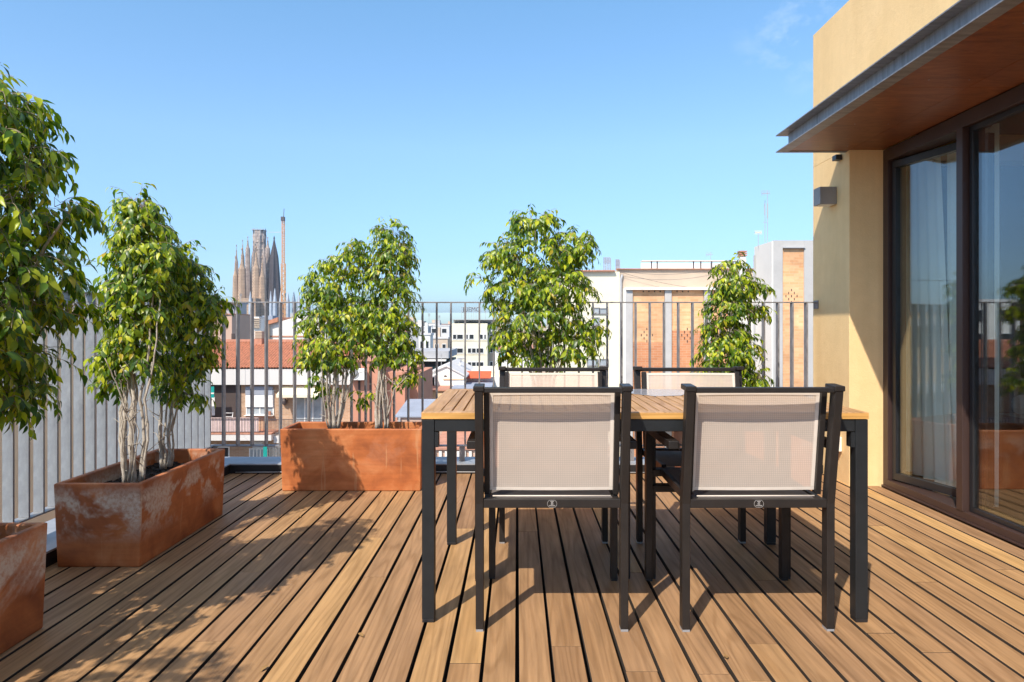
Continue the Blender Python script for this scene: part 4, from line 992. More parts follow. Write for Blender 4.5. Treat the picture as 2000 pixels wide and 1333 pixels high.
A.part(MB().lathe([(0.02, -0.22), (0.13, -0.12), (0.15, 0.0), (0.10, 0.12), (0.02, 0.14)], (wx(557, d), d - 0.12, wz(783, d)), 10), 'hanging_basket', 'iron')
def iron_rail(bb, x0, x1, y, zb, zt_, n, mat='iron', back=None, t=0.018):
    m = MB(); m.box((x0, y - t, zt_ - 0.03), (x1, y + t, zt_)); m.box((x0, y - t, zb), (x1, y + t, zb + 0.03))
    for k in range(n + 1):
        x = x0 + (x1 - x0) * k / n; m.box((x - t / 2, y - t / 2, zb + 0.03), (x + t / 2, y + t / 2, zt_ - 0.03))
    bb.part(m, 'balcony_railing', mat)
A.part(MB().box((X0, d - 1.1, wz(861, d - 1.1)), (wx(545, d), d + 0.0, wz(849, d - 1.1))), 'balcony_slab', 'slab')
A.part(MB().box((X0, d - 1.12, wz(849, d - 1.1)), (wx(546, d), d + 0.0, wz(846, d - 1.1))), 'balcony_edge', 'coping')
A.part(MB().box((wx(545, d) + 0.01, d - 0.8, wz(866, d - 0.8)), (X1, d + 0.0, wz(852, d - .8))), 'balcony_slab', 'slab')
iron_rail(A, X0, wx(530, d), d - 1.05, wz(845, d - 1.1), wz(817, d - 1.1), 110)
iron_rail(A, wx(531, d), wx(640, d), d - 0.75, wz(848, d - .8), wz(819, d - .8), 44)
A.part(MB().box((X0, d - 0.98, wz(844, d - 1)), (wx(519, d), d - 0.96, wz(816, d - 1))), 'balcony_screen', plain('pinkish_screen', (0.72, 0.55, 0.52), 0.8))
# lower storey bits
A.part(MB().box((wx(497, d), d - 0.25, wz(940, d)), (wx(518, d), d + 0.0, wz(861, d))), 'pier', 'slab')
A.win(wx(493, d), wx(526, d), wz(905, d), wz(876, d), d - 0.26, mull=4, pane='lightpane', t=0.05)
A.part(MB().box((wx(527, d), d - 0.9, wz(920, d)), (wx(534, d), d - 0.86, wz(864, d))), 'awning', 'teal')
iron_rail(A, wx(535, d), wx(640, d), d - 0.75, wz(905, d - .8), wz(870, d - .8), 44, mat='grey_wall')
for fl in range(1, 5):
    zb = zfl - 3.05 * fl
    A.part(MB().box((X0, d - 1.1, zb - 0.25), (X1, d + 0.0, zb)), 'balcony_slab', 'slab')
    for k in range(6): A.win(-28.5 + k * 3.1, -27.2 + k * 3.1, zb + 0.9, zb + 2.3, d + 0.02)
# balcony furniture
cw = thing('garden_chair', 'white wire chair on the brick house balcony', 'chair', (wx(444, 34.4), 34.4, wz(846, 34.4)))
m = MB()
for sx in (-0.22, 0.22):
    m.tube([(sx, -0.2, 0), (sx, -0.2, 0.62), (sx * 0.9, 0.1, 0.66), (sx * 0.9, 0.22, 1.0)], 0.018, 6); m.tube([(sx, 0.22, 0), (sx, 0.2, 0.62)], 0.018, 6)
for z in (0.42, 0.62, 0.8, 0.98): m.tube([(-0.2, 0.18, z), (0.2, 0.18, z)], 0.016, 6)
m.build('frame', M['white_rail'], cw, smooth=True); MB().box((-0.22, -0.2, 0.42), (0.22, 0.2, 0.45)).build('seat', M['white_rail'], cw)

# ---- salmon building right of the brick house
d = 33.0
A = B('rendered_building', 'salmon rendered building with blind walls behind the orange trough trees', 'building', wx(748, d), d, G)
m = MB(); m.box((wx(686.5, d), d, G), (wx(738, d), d + 8, wz(706, d)), M['salmon']); m.box((wx(738, d) + 0.002, d + 0.9, G), (wx(785, d), d + 8, wz(730, d)), M['salmon'])
m.box((wx(785, d) + 0.002, d + 2.0, G), (wx(805, d), d + 8, wz(737, d)), M['salmon'])
A.part(m, 'wall', 'salmon')
A.part(MB().box((wx(686, d), d - 0.1, wz(706, d)), (wx(739, d), d + 8, wz(703, d))), 'coping', 'coping')
m = MB()
for x in (700, 722): m.box((wx(x, d), d - 0.04, G), (wx(x + 4, d), d - 0.002, wz(706, d) - 0.1))
A.part(m, 'pilaster', 'dark')
# grey flat roofs between
d = 28.0
A = B('low_building', 'low building with a blue grey sheet roof beside the salmon house', 'building', wx(815, d), d, G)
m = MB(); m.box((wx(776, d), d, G), (wx(930, d), d + 3.0, wz(816, d))); A.part(m, 'wall', 'pinkbeige')
rfm = MB(); zz = wz(815, d); x0, x1 = wx(772, d), wx(934, d)
rfm.prism([(d - 0.1, zz), (d + 3.2, zz + 0.34), (d + 3.2, zz + 0.40), (d - 0.1, zz + 0.06)], x0, x1, axis='X'); A.part(rfm, 'roof', 'bluegrey')
m = MB(); m.tube([(wx(781, d), d - 0.05, G + 16), (wx(781, d), d - 0.05, zz)], 0.05, 8); A.part(m, 'drainpipe', 'grey_wall')
m = MB(); m.box((wx(840, d), d - 0.05, wz(880, d)), (wx(852, d), d - 0.002, wz(840, d))); A.part(m, 'window', 'darkglass')
# lower terrace behind the table: tiled terrace with white walls
d = 24.0
A = B('terrace_house', 'low house with a pink walled roof terrace seen under the table', 'house', wx(1000, d), d, G)
A.part(MB().box((wx(845, d), d, G), (wx(1190, d), d + 3.5, wz(878, d))), 'wall', 'pinkbeige')
A.part(MB().box((wx(843, d), d - 0.1, wz(878, d)), (wx(1192, d), d + 3.6, wz(874, d))), 'coping', 'coping')
m = MB()
for k in range(28): x = wx(846, d) + k * 0.21; m.box((x, d - 0.09, wz(895, d)), (x + 0.1, d - 0.002, wz(881, d)))
A.part(m, 'balustrade', 'white_wall')
d = 27.6
A = B('white_block', 'white walled block with a small grey vent behind the table', 'building', wx(960, d), d, G)
A.part(MB().box((wx(935, d), d - 1.0, G), (wx(1150, d), d + 2.6, wz(800, d))), 'wall', 'white_wall')
A.part(MB().box((wx(895, d), d - 0.9, wz(862, d)), (wx(902, d), d - 0.6, wz(850, d))), 'vent', 'grey_wall')

# ---- cream annex with arches, white gabled house
d = 44.0
A = B('arched_house', 'cream house with arched openings and a veranda beneath the gable', 'house', wx(840, d), d, G)
A.part(MB().box((wx(809, d), d, G), (wx(875, d), d + 6, wz(764, d))), 'wall', 'peach')
A.part(MB().box((wx(808, d), d - 0.12, wz(764, d)), (wx(876, d), d + 6, wz(761.5, d))), 'coping', 'coping')
m = MB()
for gx in (817, 833):
    for i in range(3):
        for j in range(2): m.box((wx(gx + i * 2.4, d), d - 0.03, wz(771 + j * 2.8, d)), (wx(gx + i * 2.4 + 1.3, d), d - 0.002, wz(769.6 + j * 2.8, d)))
A.part(m, 'vent_hole', 'dark')
for gx in (816, 840):
    m = MB(); ps = [(wx(gx + 4, d) + 0.19 * cos(a), wz(784, d) + 0.19 * sin(a)) for a in [pi * q / 8 for q in range(9)]]
    m.prism([(ps[0][0], wz(800, d))] + ps + [(ps[-1][0], wz(800, d))], d - 0.02, d - 0.003); A.part(m, 'arched_window', 'dark')
m = MB()
for gx in (811, 824, 838): m.box((wx(gx, d), d + 0.4, wz(761, d)), (wx(gx, d) + 0.08, d + 0.48, wz(741, d)))
m.box((wx(809, d), d + 0.3, wz(741, d)), (wx(840, d), d + 3.4, wz(739, d))); A.part(m, 'veranda', 'white_wall')
A.part(MB().box((wx(812, d), d + 3.0, wz(761.5, d)), (wx(838, d), d + 3.1, wz(741, d))), 'veranda_wall', 'coping')
d = 47.0
A = B('gabled_house', 'white gabled house with a small half round vent', 'house', wx(872, d), d, G)
m = MB(); pk = (wx(872, d), wz(716, d)); l_ = (wx(838, d), wz(730, d)); r_ = (wx(906, d), wz(735, d))
m.prism([(l_[0], G), (r_[0], G), r_, pk, l_], d, d + 9); A.part(m, 'wall', 'white_wall')
m = MB(); m.prism([pk, (r_[0] + 0.2, r_[1] - 0.08), (r_[0] + 0.2, r_[1] + 0.02), (pk[0], pk[1] + 0.12), (l_[0] - 0.2, l_[1] + 0.02), (l_[0] - 0.2, l_[1] - 0.08)], d - 0.12, d + 9.1); A.part(m, 'roof', 'slab')
m = MB(); ps = [(wx(870, d) + 0.10 * cos(a), wz(736, d) + 0.09 * sin(a)) for a in [pi * q / 8 for q in range(9)]]; m.prism(ps, d - 0.03, d - 0.003); A.part(m, 'vent', 'dark')
m = MB(); m.box((wx(866, d), d - 0.06, wz(742, d)), (wx(906, d), d - 0.002, wz(740, d))); A.part(m, 'moulding', 'peach')
d = 50.0
A = B('awning_house', 'long low white house with a bright red awning', 'house', wx(935, d), d, G)
A.part(MB().box((wx(904, d), d, G), (wx(1050, d), d + 8, wz(737, d))), 'wall', 'white_wall')
m = MB(); m.prism([(d - 0.02, wz(726, d)), (d - 1.3, wz(737, d)), (d - 1.32, wz(737, d) + 0.02), (d - 0.02, wz(726, d) + 0.04)], wx(908.5, d), wx(960, d), axis='X'); A.part(m, 'awning', 'red_awning')
A.part(MB().box((wx(904, d), d + 0.5, wz(737, d)), (wx(1050, d), d + 8, wz(728, d))), 'upper_wall', 'cream_wall')
for gx in (910, 916): A.part(MB().box((wx(gx, d), d - 0.03, wz(752, d)), (wx(gx + 4, d), d - 0.002, wz(749, d))), 'window', 'dark')
A.part(MB().box((wx(882, 45), 44.2, wz(763, 45)), (wx(960, 45), 49.9, wz(757, 45))), 'lean_to_roof', 'bluegrey')
# cream six storey building with ribbon windows
d = 150.0
A = B('office_block', 'cream office block with rows of dark windows', 'office block', wx(920, d), d, G)
A.part(MB().box((wx(880, d), d, G), (wx(952, d), d + 20, wz(632, d))), 'wall', 'cream_wall')
A.part(MB().box((wx(952, d) + 0.01, d + 4, G), (wx(967, d), d + 20, wz(650, d))), 'side_wing', 'beige_wall')
A.part(MB().box((wx(884, d), d + 2, wz(632, d)), (wx(966, d), d + 20, wz(625.5, d))), 'penthouse', 'white_wall')
A.part(MB().box((wx(882, d), d - 0.5, wz(625.5, d)), (wx(968, d), d + 20, wz(624.5, d))), 'roof', 'grey_wall')
for (a, b_) in ((887, 893), (895, 905), (910, 917), (918, 925), (926, 932), (936, 940), (942, 957)):
    A.win(wx(a, d), wx(b_, d), wz(633.5, d + 2), wz(629.5, d + 2), d + 2, mull=0, t=0.12, frame='alu')
for r, y in enumerate((658, 685, 712)):
    segs = ((885, 891, 0), (893, 904, 0), (911, 914, 0), (917, 925, 0), (937, 943, 0), (946, 949, 0)) if r == 0 else ((885, 891, 0), (893, 904, 0), (914, 920, 0), (922, 929, 0), (931, 936, 0), (938, 944, 0))
    for a, b_, q in segs: A.win(wx(a, d), wx(b_, d), wz(y + 4.5, d), wz(y - 4, d), d, mull=0, t=0.14, proud=0.1)
    A.win(wx(956, d), wx(960.5, d), wz(y + 5, d), wz(y - 3, d), d + 4, mull=0, t=0.12)
m = MB()
for y in (666, 693, 720): m.box((wx(880.2, d), d - 0.08, wz(y + 0.5, d)), (wx(951.8, d), d - 0.002, wz(y, d)))
A.part(m, 'string_course', 'beige_wall')
sg = thing('rooftop_sign', 'dark skeletal rooftop sign on the cream office block', 'sign', (wx(917, d), d + 6, wz(624.5, d)))
m = MB(); x0 = -2.3; zt = 1.9
for k in range(9): m.box((x0 + k * 0.56, -0.04, 0.0), (x0 + k * 0.56 + 0.07, 0.04, zt + 1.0))
m.box((x0, -0.04, zt), (x0 + 4.6, 0.04, zt + 0.08)); m.box((x0, -0.04, zt + 0.9), (x0 + 4.6, 0.04, zt + 0.98)); m.build('support', M['grey_wall'], sg)
tcu = bpy.data.curves.new('lettering', 'FONT'); tcu.body = 'JUEMC'; tcu.size = 1.35; tcu.extrude = 0.05; tcu.align_x = 'CENTER'
to = bpy.data.objects.new('tmp', tcu); COL.objects.link(to); bpy.context.view_layer.update()
me_ = bpy.data.meshes.new_from_object(to.evaluated_get(bpy.context.evaluated_depsgraph_get())); bpy.data.objects.remove(to)
me_.materials.clear(); me_.materials.append(M['iron'])
lt = bpy.data.objects.new('lettering', me_); COL.objects.link(lt); lt.parent = sg; lt.location = (0, -0.12, zt); lt.rotation_euler = (R(90), 0, 0)
# dark glazed building to its left
d = 75.0
A = B('glazed_building', 'flat roofed building with a dark glazed storey and white awning', 'building', wx(838, d), d, G)
A.part(MB().box((wx(795, d), d + 0.6, G), (wx(875, d), d + 10, wz(706, d))), 'wall', 'green_panel')
A.part(MB().box((wx(793, d), d - 0.4, wz(700, d)), (wx(877, d), d + 10, wz(686, d))), 'roof', 'grey_wall')
A.part(MB().box((wx(800, d), d - 1.2, wz(705, d)), (wx(873, d), d - 0.2, wz(702, d))), 'awning', 'white_wall')
A.part(MB().box((wx(795, d), d + 0.5, wz(716, d)), (wx(875, d), d + 0.59, wz(706, d))), 'window', 'darkglass')
# right of the office block
d = 60.0
A = B('teal_window_house', 'white house with a teal window right of the red awning', 'house', wx(990, d), d, G)
A.part(MB().box((wx(967, d), d, G), (wx(1048, d), d + 10, wz(682, d))), 'wall', 'white_wall')
A.part(MB().box((wx(966, d), d - 0.3, wz(682, d)), (wx(1049, d), d + 10, wz(679, d))), 'roof', 'coping')
A.win(wx(974, d), wx(985, d), wz(706, d), wz(690, d), d, mull=1, pane='teal')
# tall cream block behind the round tree
d = 25.45
A = B('cream_block', 'tall cream block with grey windows right of the round tree', 'building', wx(1170, d), d, G)
A.part(MB().box((wx(1085, d), d, G), (wx(1210.5, d), d + 8, wz(531, d))), 'wall', 'cream_wall')
A.part(MB().box((wx(1084, d), d - 0.15, wz(531, d)), (wx(1200, d), d + 8, wz(528.5, d))), 'coping', 'coping')
for (a, b_, c_, e_) in ((1160, 1169, 612, 603), (1172, 1185, 612, 604), (1160, 1169, 635, 622), (1148, 1166, 713, 703), (1172, 1186, 713, 703)):
    A.win(wx(a, d), wx(b_, d), wz(c_, d), wz(e_, d), d, mull=0, frame='alu', pane='lightpane', t=0.04)
for (gx, gy, w_, h_) in ((1192, 1, 14, 11), (1225, 2, 8, 12)):
    an = thing('antenna_panel', 'pale lattice antenna panel on the roof, ' + ('wider one on the cream block' if gy == 1 else 'narrower one nearer the brick panels'), 'antenna', (wx(gx, d), d + 1 + gy, wz(526, d)), 0, 'lattice panels on the roof')
    m = MB(); s_ = d / FPX
    for k in range(5): m.box((w_ * s_ * k / 4, 0, 0), (w_ * s_ * k / 4 + 0.035, 0.03, h_ * s_ + 0.4))
    for k in range(5): m.box((0, -0.01, 0.4 + h_ * s_ * k / 4), (w_ * s_, 0.02, 0.43 + h_ * s_ * k / 4))
    m.build('grid', M['bluegrey'], an)
# ---- brick panel building (right)
d = 25.0
A = B('brick_panel_building', 'beige building with orange brick panels between concrete pillars', 'building', wx(1320, d), d, G)
zt = wz(524.5, d)
A.part(MB().box((wx(1211, d), d + 0.5, G), (wx(1480, d), d + 10, zt)), 'wall', 'beige_wall')
A.part(MB().box((wx(1208, d), d + 0.4, zt), (wx(1480, d), d + 0.7, zt + 0.03)), 'coping', 'coping')
A.part(MB().box((wx(1222, d), d - 0.02, G), (wx(1235.5, d), d + 0.49, wz(567, d))), 'pillar', 'concrete')
A.part(MB().box((wx(1219.5, d), d - 0.02, G), (wx(1222, d) - 0.002, d + 0.49, wz(563, d))), 'pillar', 'white_wall')
A.part(MB().box((wx(1298.5, d), d - 0.02, G), (wx(1311.5, d), d + 0.49, wz(567, d))), 'pillar', 'concrete')
A.part(MB().box((wx(1375, d), d - 0.02, G), (wx(1388, d), d + 0.49, wz(567, d))), 'pillar', 'concrete')
A.part(MB().box((wx(1451, d), d - 0.02, G), (wx(1464, d), d + 0.49, wz(567, d))), 'pillar', 'concrete')
A.part(MB().box((wx(1222, d), d - 0.12, wz(567, d) + 0.002), (wx(1466, d), d + 0.49, wz(561.5, d))), 'ledge', 'white_wall')
def holes(bb, cxp, cyp, d_, yy):
    m = MB(); s_ = d_ / FPX
    for (i, j) in ((0, -4), (-1, -2), (1, -2), (-2, 0), (0, 0), (2, 0), (-1, 2), (1, 2), (0, 4)):
        x = wx(cxp + i * 5.5, d_); z = wz(cyp + j * 3.0, d_); m.box((x - 0.8 * s_, yy - 0.006, z - 2.3 * s_), (x + 0.8 * s_, yy - 0.0005, z + 2.3 * s_))
    bb.part(m, 'vent_hole', 'dark')
for (xa, xb, ys_) in ((1236, 1298, 669), (1312, 1374.5, 646), (1388.5, 1450.5, 660)):
    A.part(MB().box((wx(xa, d), d + 0.06, wz(ys_, d)), (wx(xb, d), d + 0.48, wz(567, d))), 'brick_panel', 'brick_orange')
    A.part(MB().box((wx(xa, d), d + 0.055, G), (wx(xb, d), d + 0.48, wz(ys_, d) - 0.001)), 'brick_panel', 'brick_red')
holes(A, 1264, 655, d, d + 0.06); holes(A, 1343, 655, d, d + 0.05)
m = MB()
for k in range(9): m.box((wx(1256 + k * 11, d), d + 0.05, wz(571, d)), (wx(1258 + k * 11, d), d + 0.058, wz(568, d)))
A.part(m, 'weep_hole', 'dark')
A.part(MB().tube([(wx(1216, d), d + 0.42, G + 5), (wx(1216, d), d + 0.42, wz(545, d)), (wx(1219, d), d + 0.44, wz(535, d))], 0.045, 8), 'drainpipe', 'grey_wall', smooth=True)
def wire(label, a, b_, sag, r=0.006, n_=18):
    a = Vector(a); b_ = Vector(b_); pts = [a.lerp(b_, t) - Vector((0, 0, sag * 4 * t * (1 - t))) for t in [q / n_ for q in range(n_ + 1)]]
    tag(MB().tube(pts, r, 5).build('wire', M['iron'], smooth=True), label, 'wire')
wire('sagging wire under the roof edge of the brick panel building', (wx(1211, d), d + 0.35, wz(527, d)), (wx(1390, d), d + 0.35, wz(526, d)), 0.16)
wire('slanting wire across the beige wall above the brick panels', (wx(1213, d), d + 0.35, wz(530, d)), (wx(1345, d), d + 0.35, wz(560, d)), 0.05)
wire('thin wire running to the roof behind the left trees', (wx(-40, 9), 9, wz(512, 9)), (wx(200, 30), 30, wz(520, 30)), 0.02, 0.006)
pg = B('roof_pergola', 'white flat roof pergola on dark posts above the brick panels', 'pergola', wx(1330, 29), 29, wz(524, 29))
pg.part(MB().box((wx(1250, 29), 28.5, wz(512.5, 29)), (wx(1450, 29), 28.9, wz(511, 29))), 'roof', 'white_wall')
for x in (1268, 1279, 1349, 1363, 1384): pg.part(MB().box((wx(x, 29), 28.6, wz(528, 29)), (wx(x + 2, 29), 28.65, wz(512.5, 29))), 'post', 'iron')
pg.part(MB().box((wx(1252, 30.5), 30.5, wz(528, 30.5)), (wx(1450, 30.5), 30.6, wz(514, 30.5))), 'back_wall', 'white_wall')
# brick tower at the right
d = 22.0
A = B('brick_tower', 'tall rendered stair tower with one orange brick strip beside our wall', 'tower', wx(1540, d), d, G)
xs0 = wx(1516, d); yb_ = d * 506 / 466
A.part(MB().box((xs0, d + 0.35, G), (wx(1680, d), yb_, wz(468.5, d))), 'wall', 'white_wall')
A.part(MB().box((xs0 - 0.05, d + 0.25, G), (xs0 - 0.001, yb_, wz(468.5, d) - 0.02)), 'side_wall', 'white_wall')
m = MB(); m.box((wx(1516, d) + 0.002, d + 0.25, G), (wx(1534.5, d), d + 0.349, wz(468, d))); m.box((wx(1534.5, d) + .002, d + 0.26, wz(481, d)), (wx(1577, d), d + 0.349, wz(468, d))); m.box((wx(1577, d) + 0.002, d + 0.25, G), (wx(1680, d), d + 0.349, wz(468, d)))
A.part(m, 'pillar', 'concrete')
A.part(MB().box((wx(1534.5, d), d + 0.20, wz(483.5, d)), (wx(1578, d), d + 0.30, wz(481, d))), 'ledge', 'grey_wall')
A.part(MB().box((wx(1534.5, d) + 0.002, d + 0.30, G), (wx(1577, d), d + 0.349, wz(484, d))), 'brick_panel', 'brick_orange')
holes(A, 1553, 578, d, d + 0.30)
A.part(MB().tube([(xs0 - 0.09, yb_ - 0.1, G + 5), (xs0 - 0.09, yb_ - 0.1, wz(500, yb_))], 0.03, 8), 'drainpipe', 'grey_wall')
A.part(MB().box((xs0 - 0.075, d + 0.9, wz(672, 22.6)), (xs0 - 0.0505, d + 1.2, wz(658, 22.6))), 'window', 'darkglass')
A.part(MB().box((wx(1440, 24), 24.0, G), (wx(1500, 24), 25.4, wz(541, 24))), 'side_wall', 'white_wall')
cv = thing('chimney_vent', 'small banded chimney vent above the smallest tree', 'chimney', (wx(1455, 23.6), 23.9, wz(541, 23.6)))
MB().box((-0.10, -0.1, 0), (0.10, 0.1, 0.72)).build('stack', M['white_wall'], cv)
m = MB()
for k in range(3): m.box((-0.13, -0.13, 0.74 + k * 0.07), (0.13, 0.13, 0.78 + k * 0.07))
m.box((-0.07, -0.07, 0.721), (0.07, 0.07, 0.93)); m.build('cap', M['coping'], cv)
def antenna(label, px, ytop, ybase, d_, kind):
    s_ = d_ / FPX; t = thing('tv_antenna', label, 'antenna', (wx(px, d_), d_, wz(ybase, d_)), 0, 'television antennas'); h = (ybase - ytop) * s_
    MB().tube([(0, 0, 0), (0, 0, h)], 0.010, 6).build('mast', M['grey_wall'], t)
    m = MB()
    if kind == 0:
        m.box((-0.20, -0.01, h - 0.12), (0.08, 0.01, h - 0.10))
        for k in range(6): m.box((-0.20 + k * 0.05, -0.008, h - 0.20 + 0.02 * k), (-0.192 + k * 0.05, 0.008, h - 0.0))
        m.box((-0.016, -0.012, h - 0.95), (0.016, 0.012, h - 0.45))
    elif kind == 1:
        m.box((-0.02, -0.012, h - 0.5), (0.012, 0.012, h - 0.1)); m.box((-0.06, -0.01, h - 0.75), (0.06, 0.01, h - 0.735))
    else:
        m.box((-0.12, -0.01, h - 0.03), (0.12, 0.01, h)); 
        for k in range(7): m.box((-0.12 + k * 0.038, -0.01, h - 0.08), (-0.112 + k * 0.038, 0.01, h + 0.06))
    m.build('aerial', M['grey_wall'] if kind < 2 else M['cream_awning'], t)
antenna('tallest aerial with a comb of rods on the stair tower', 1499, 372, 474, 23.0, 0)
antenna('plain thin mast beside the tallest aerial', 1494, 392, 474, 23.2, 1)
antenna('short yellowish aerial left of the tall masts', 1481, 454, 485, 23.4, 2)
antenna('comb aerial above the pergola', 1388, 493, 512, 29.5, 0)

# ---- left background
d = 58.0
A = B('beige_block', 'pinkish beige block with a grey roof hut behind the tiled roof', 'building', wx(440, d), d, G)
A.part(MB().box((wx(300, d), d, G), (bk(489, d, 4), d + 4, wz(615, d))), 'wall', 'pinkbeige')
A.part(MB().box((wx(299, d), d - 0.1, wz(615, d)), (bk(489.5, d, 4), d + 4.05, wz(613, d))), 'coping', 'coping')
A.part(MB().box((wx(405, d), d + 1.5, wz(613, d)), (bk(482, d, 3.5), d + 3.5, wz(592, d))), 'roof_hut', 'grey_wall')
A.part(MB().box((wx(340, d), d + 1.0, wz(592, d)), (bk(485, d, 3.8), d + 3.8, wz(588, d))), 'roof_slab', 'bluegrey')
m = MB()
for x in (414, 424, 434, 442): m.box((wx(x, d), d + 1.4, wz(612, d)), (wx(x + 2, d), d + 1.49, wz(594, d)))
A.part(m, 'louvre', 'bluegrey')
A.part(MB().box((wx(453, d), d - 0.1, wz(668, d)), (wx(459, d), d - 0.002, wz(652, d))), 'vent', 'dark')
d = 80.0
A = B('stone_house', 'cluttered white and beige house with chimney slabs below the cathedral', 'house', wx(505, d), d, G)
A.part(MB().box((wx(478, d), d, G), (bk(522, d, 2.5), d + 2.5, wz(622, d))), 'wall', 'white_wall')
for k in range(5): A.part(MB().box((wx(495, d), d - 0.5, wz(640 - k * 4, d)), (wx(510, d), d - 0.01, wz(638 - k * 4, d))), 'louvre', 'beige_wall')
A.part(MB().box((wx(477, d), d - 0.3, wz(622, d)), (bk(523, d, 2.5), d + 2.6, wz(619, d))), 'coping', 'slab')
A = B('white_gable_house', 'bright white house with a sloping tile verge left of the trough trees', 'house', wx(560, d), d - 10, G)
d = 70.0
m = MB(); m.prism([(wx(528, d), G), (wx(640, d), G), (wx(640, d), wz(610, d)), (wx(570, d), wz(622, d)), (wx(528, d), wz(634, d))], d, d + 12); A.part(m, 'wall', 'white_wall')
m = MB(); m.prism([(wx(527, d), wz(634, d)), (wx(545, d), wz(629, d)), (wx(545, d), wz(620, d)), (wx(527, d), wz(627, d))], d - 0.4, d + 12); A.part(m, 'roof', 'tile_flat')
A.part(MB().box((wx(523, d), d - 0.5, G), (wx(528, d) - 0.01, d + 5, wz(633, d))), 'chimney', 'beige_wall')
m = MB(); m.box((wx(528, d), d - 0.05, wz(659, d)), (wx(600, d), d - 0.002, wz(656, d))); A.part(m, 'string_course', 'coping')
d = 95.0
A = B('blue_roof_house', 'small house with a pale blue roof under the cathedral spires', 'house', wx(530, d), d, G)
A.part(MB().box((wx(515, d), d, G), (bk(545, d, 2.5), d + 2.5, wz(621, d))), 'wall', 'beige_wall')
A.part(MB().box((wx(514, d), d - 0.3, wz(625, d)), (bk(546, d, 2.5), d + 2.6, wz(617, d))), 'roof', 'bluegrey')
# blocks seen between the slats on the left
rnd = random.Random(3)
LB = [('peach_block', 'peach apartment block with white bands seen between the fence slats', 'peach', 14.0, -30.0, -15.6, wz(572, 20)),]
d = 19.0
A = B('peach_block', 'peach apartment block with white bands seen between the fence slats', 'apartment house', -20, d, G)
A.part(MB().box((-34, d, G), (wx(196, 30) + 0.0, d + 10, wz(600, d))), 'wall', 'peach')
m = MB()
for z in (1.35, -1.3, -4.3, -7.3, -10.3, -13.3): m.box((-34.1, d - 0.7, z - 0.3), (wx(196, 30), d - 0.002, z))
A.part(m, 'balcony_slab', 'white_wall')
for z in (-3.3, -6.3, -9.3, -12.3):
    for k in range(5): A.win(-20 - k * 2.6 + 0.3, -20 - k * 2.6 + 1.5, z, z + 1.6, d, mull=1)
A.part(MB().box((-34.1, d - 0.1, wz(600, d)), (wx(196, 30) + 0.1, d + 10, wz(598, d))), 'coping', 'coping')
d = 30.0
A = B('flat_roof_block', 'beige block with a flat overhanging roof above the left fence', 'building', wx(190, d), d, G)
A.part(MB().box((wx(20, d), d + 0.6, G), (bk(226, d, 3), d + 3, wz(572, d))), 'wall', 'beige_wall')
A.part(MB().box((wx(10, d), d, wz(572, d)), (bk(230, d, 3.4), d + 3.4, wz(568, d))), 'roof', 'slab')
for k in range(3): A.win(wx(60 + k * 40, d), wx(80 + k * 40, d), wz(610, d), wz(585, d), d + 0.6, mull=1)

# ---- generic far city, each block with its own windows and roof hut
names = ['pale', 'beige', 'white', 'grey', 'cream']
mats = ['white_wall', 'beige_wall', 'cream_wall', 'grey_wall', 'peach', 'pinkbeige', 'slab']
def block(px0, px1, ytop, d, mat, seedv, side):
    r = random.Random(seedv); s_ = d / FPX
    x0, x1 = wx(px0, d), wx(px1, d); zt = wz(ytop, d); dp = min(14, 0.035 * d)
    if x1 < 0: x1 = x1 * (d + dp) / d
    if x0 > 0: x0 = x0 * (d + dp) / d
    A = B('city_block', side, 'building', (x0 + x1) / 2, d, G, None)
    A.part(MB().box((x0, d, G), (x1, d + dp, zt)), 'wall', mat)
    A.part(MB().box((x0 - 0.15, d - 0.15, zt), (x1 + 0.15, d + dp, zt + 0.35)), 'roof', r.choice(['slab', 'coping', 'grey_wall']))
    hx = x0 + (x1 - x0) * r.uniform(0.1, 0.6); A.part(MB().box((hx, d + 2, zt + 0.351), (hx + (x1 - x0) * 0.25, d + min(5, dp - 1), zt + 2.2)), 'roof_hut', r.choice(['white_wall', 'beige_wall', 'grey_wall']))
    nc = max(2, int((x1 - x0) / 3.2)); m = MB(); f = MB()
    for fl in range(3):
        zb = zt - 2.6 - fl * 3.1
        for c in range(nc):
            xa = x0 + (x1 - x0) * (c + 0.28) / nc; xb = x0 + (x1 - x0) * (c + 0.72) / nc
            fo = MB().box((xa - 0.1, d - 0.08, zb - 0.1), (xb + 0.1, d - 0.031, zb + 1.6)); cx, cy, cz = A.c
            w_ = A.part(fo, 'window', 'winframe'); A.part(MB().box((xa, d - 0.1, zb), (xb, d - 0.081, zb + 1.5)), 'pane', 'darkglass', w_)
block(818, 846, 655, 120, 'white_wall', 1, 'white block above the dark glazed storey, left of the office block')
block(846, 879, 662, 135, 'beige_wall', 2, 'beige block touching the left side of the office block')
block(800, 842, 640, 210, 'grey_wall', 3, 'grey block behind the white one, left of the office block')
block(838, 882, 637, 260, 'slab', 4, 'pale grey block with long balconies left of the office block')
block(790, 832, 629, 330, 'beige_wall', 5, 'far beige block with a red roof hut beside the trough trees')
block(828, 862, 632, 420, 'white_wall', 6, 'far small white block on the skyline left of the office block')
block(858, 890, 634, 480, 'grey_wall', 7, 'farthest grey block just left of the office block roof')
block(955, 1010, 648, 190, 'white_wall', 8, 'white block behind the round tree to the right of the office block')
block(1000, 1090, 640, 230, 'beige_wall', 9, 'beige block hidden mostly by the round tree')
block(560, 700, 640, 130, 'peach', 10, 'peach block glimpsed through the trough trees')
block(690, 800, 648, 160, 'white_wall', 11, 'white block glimpsed between the trough trees and the railing')
block(545, 640, 622, 300, 'grey_wall', 12, 'grey block below the crane left of the trough trees')
block(300, 400, 600, 110, 'beige_wall', 13, 'beige block behind the leaning tree')
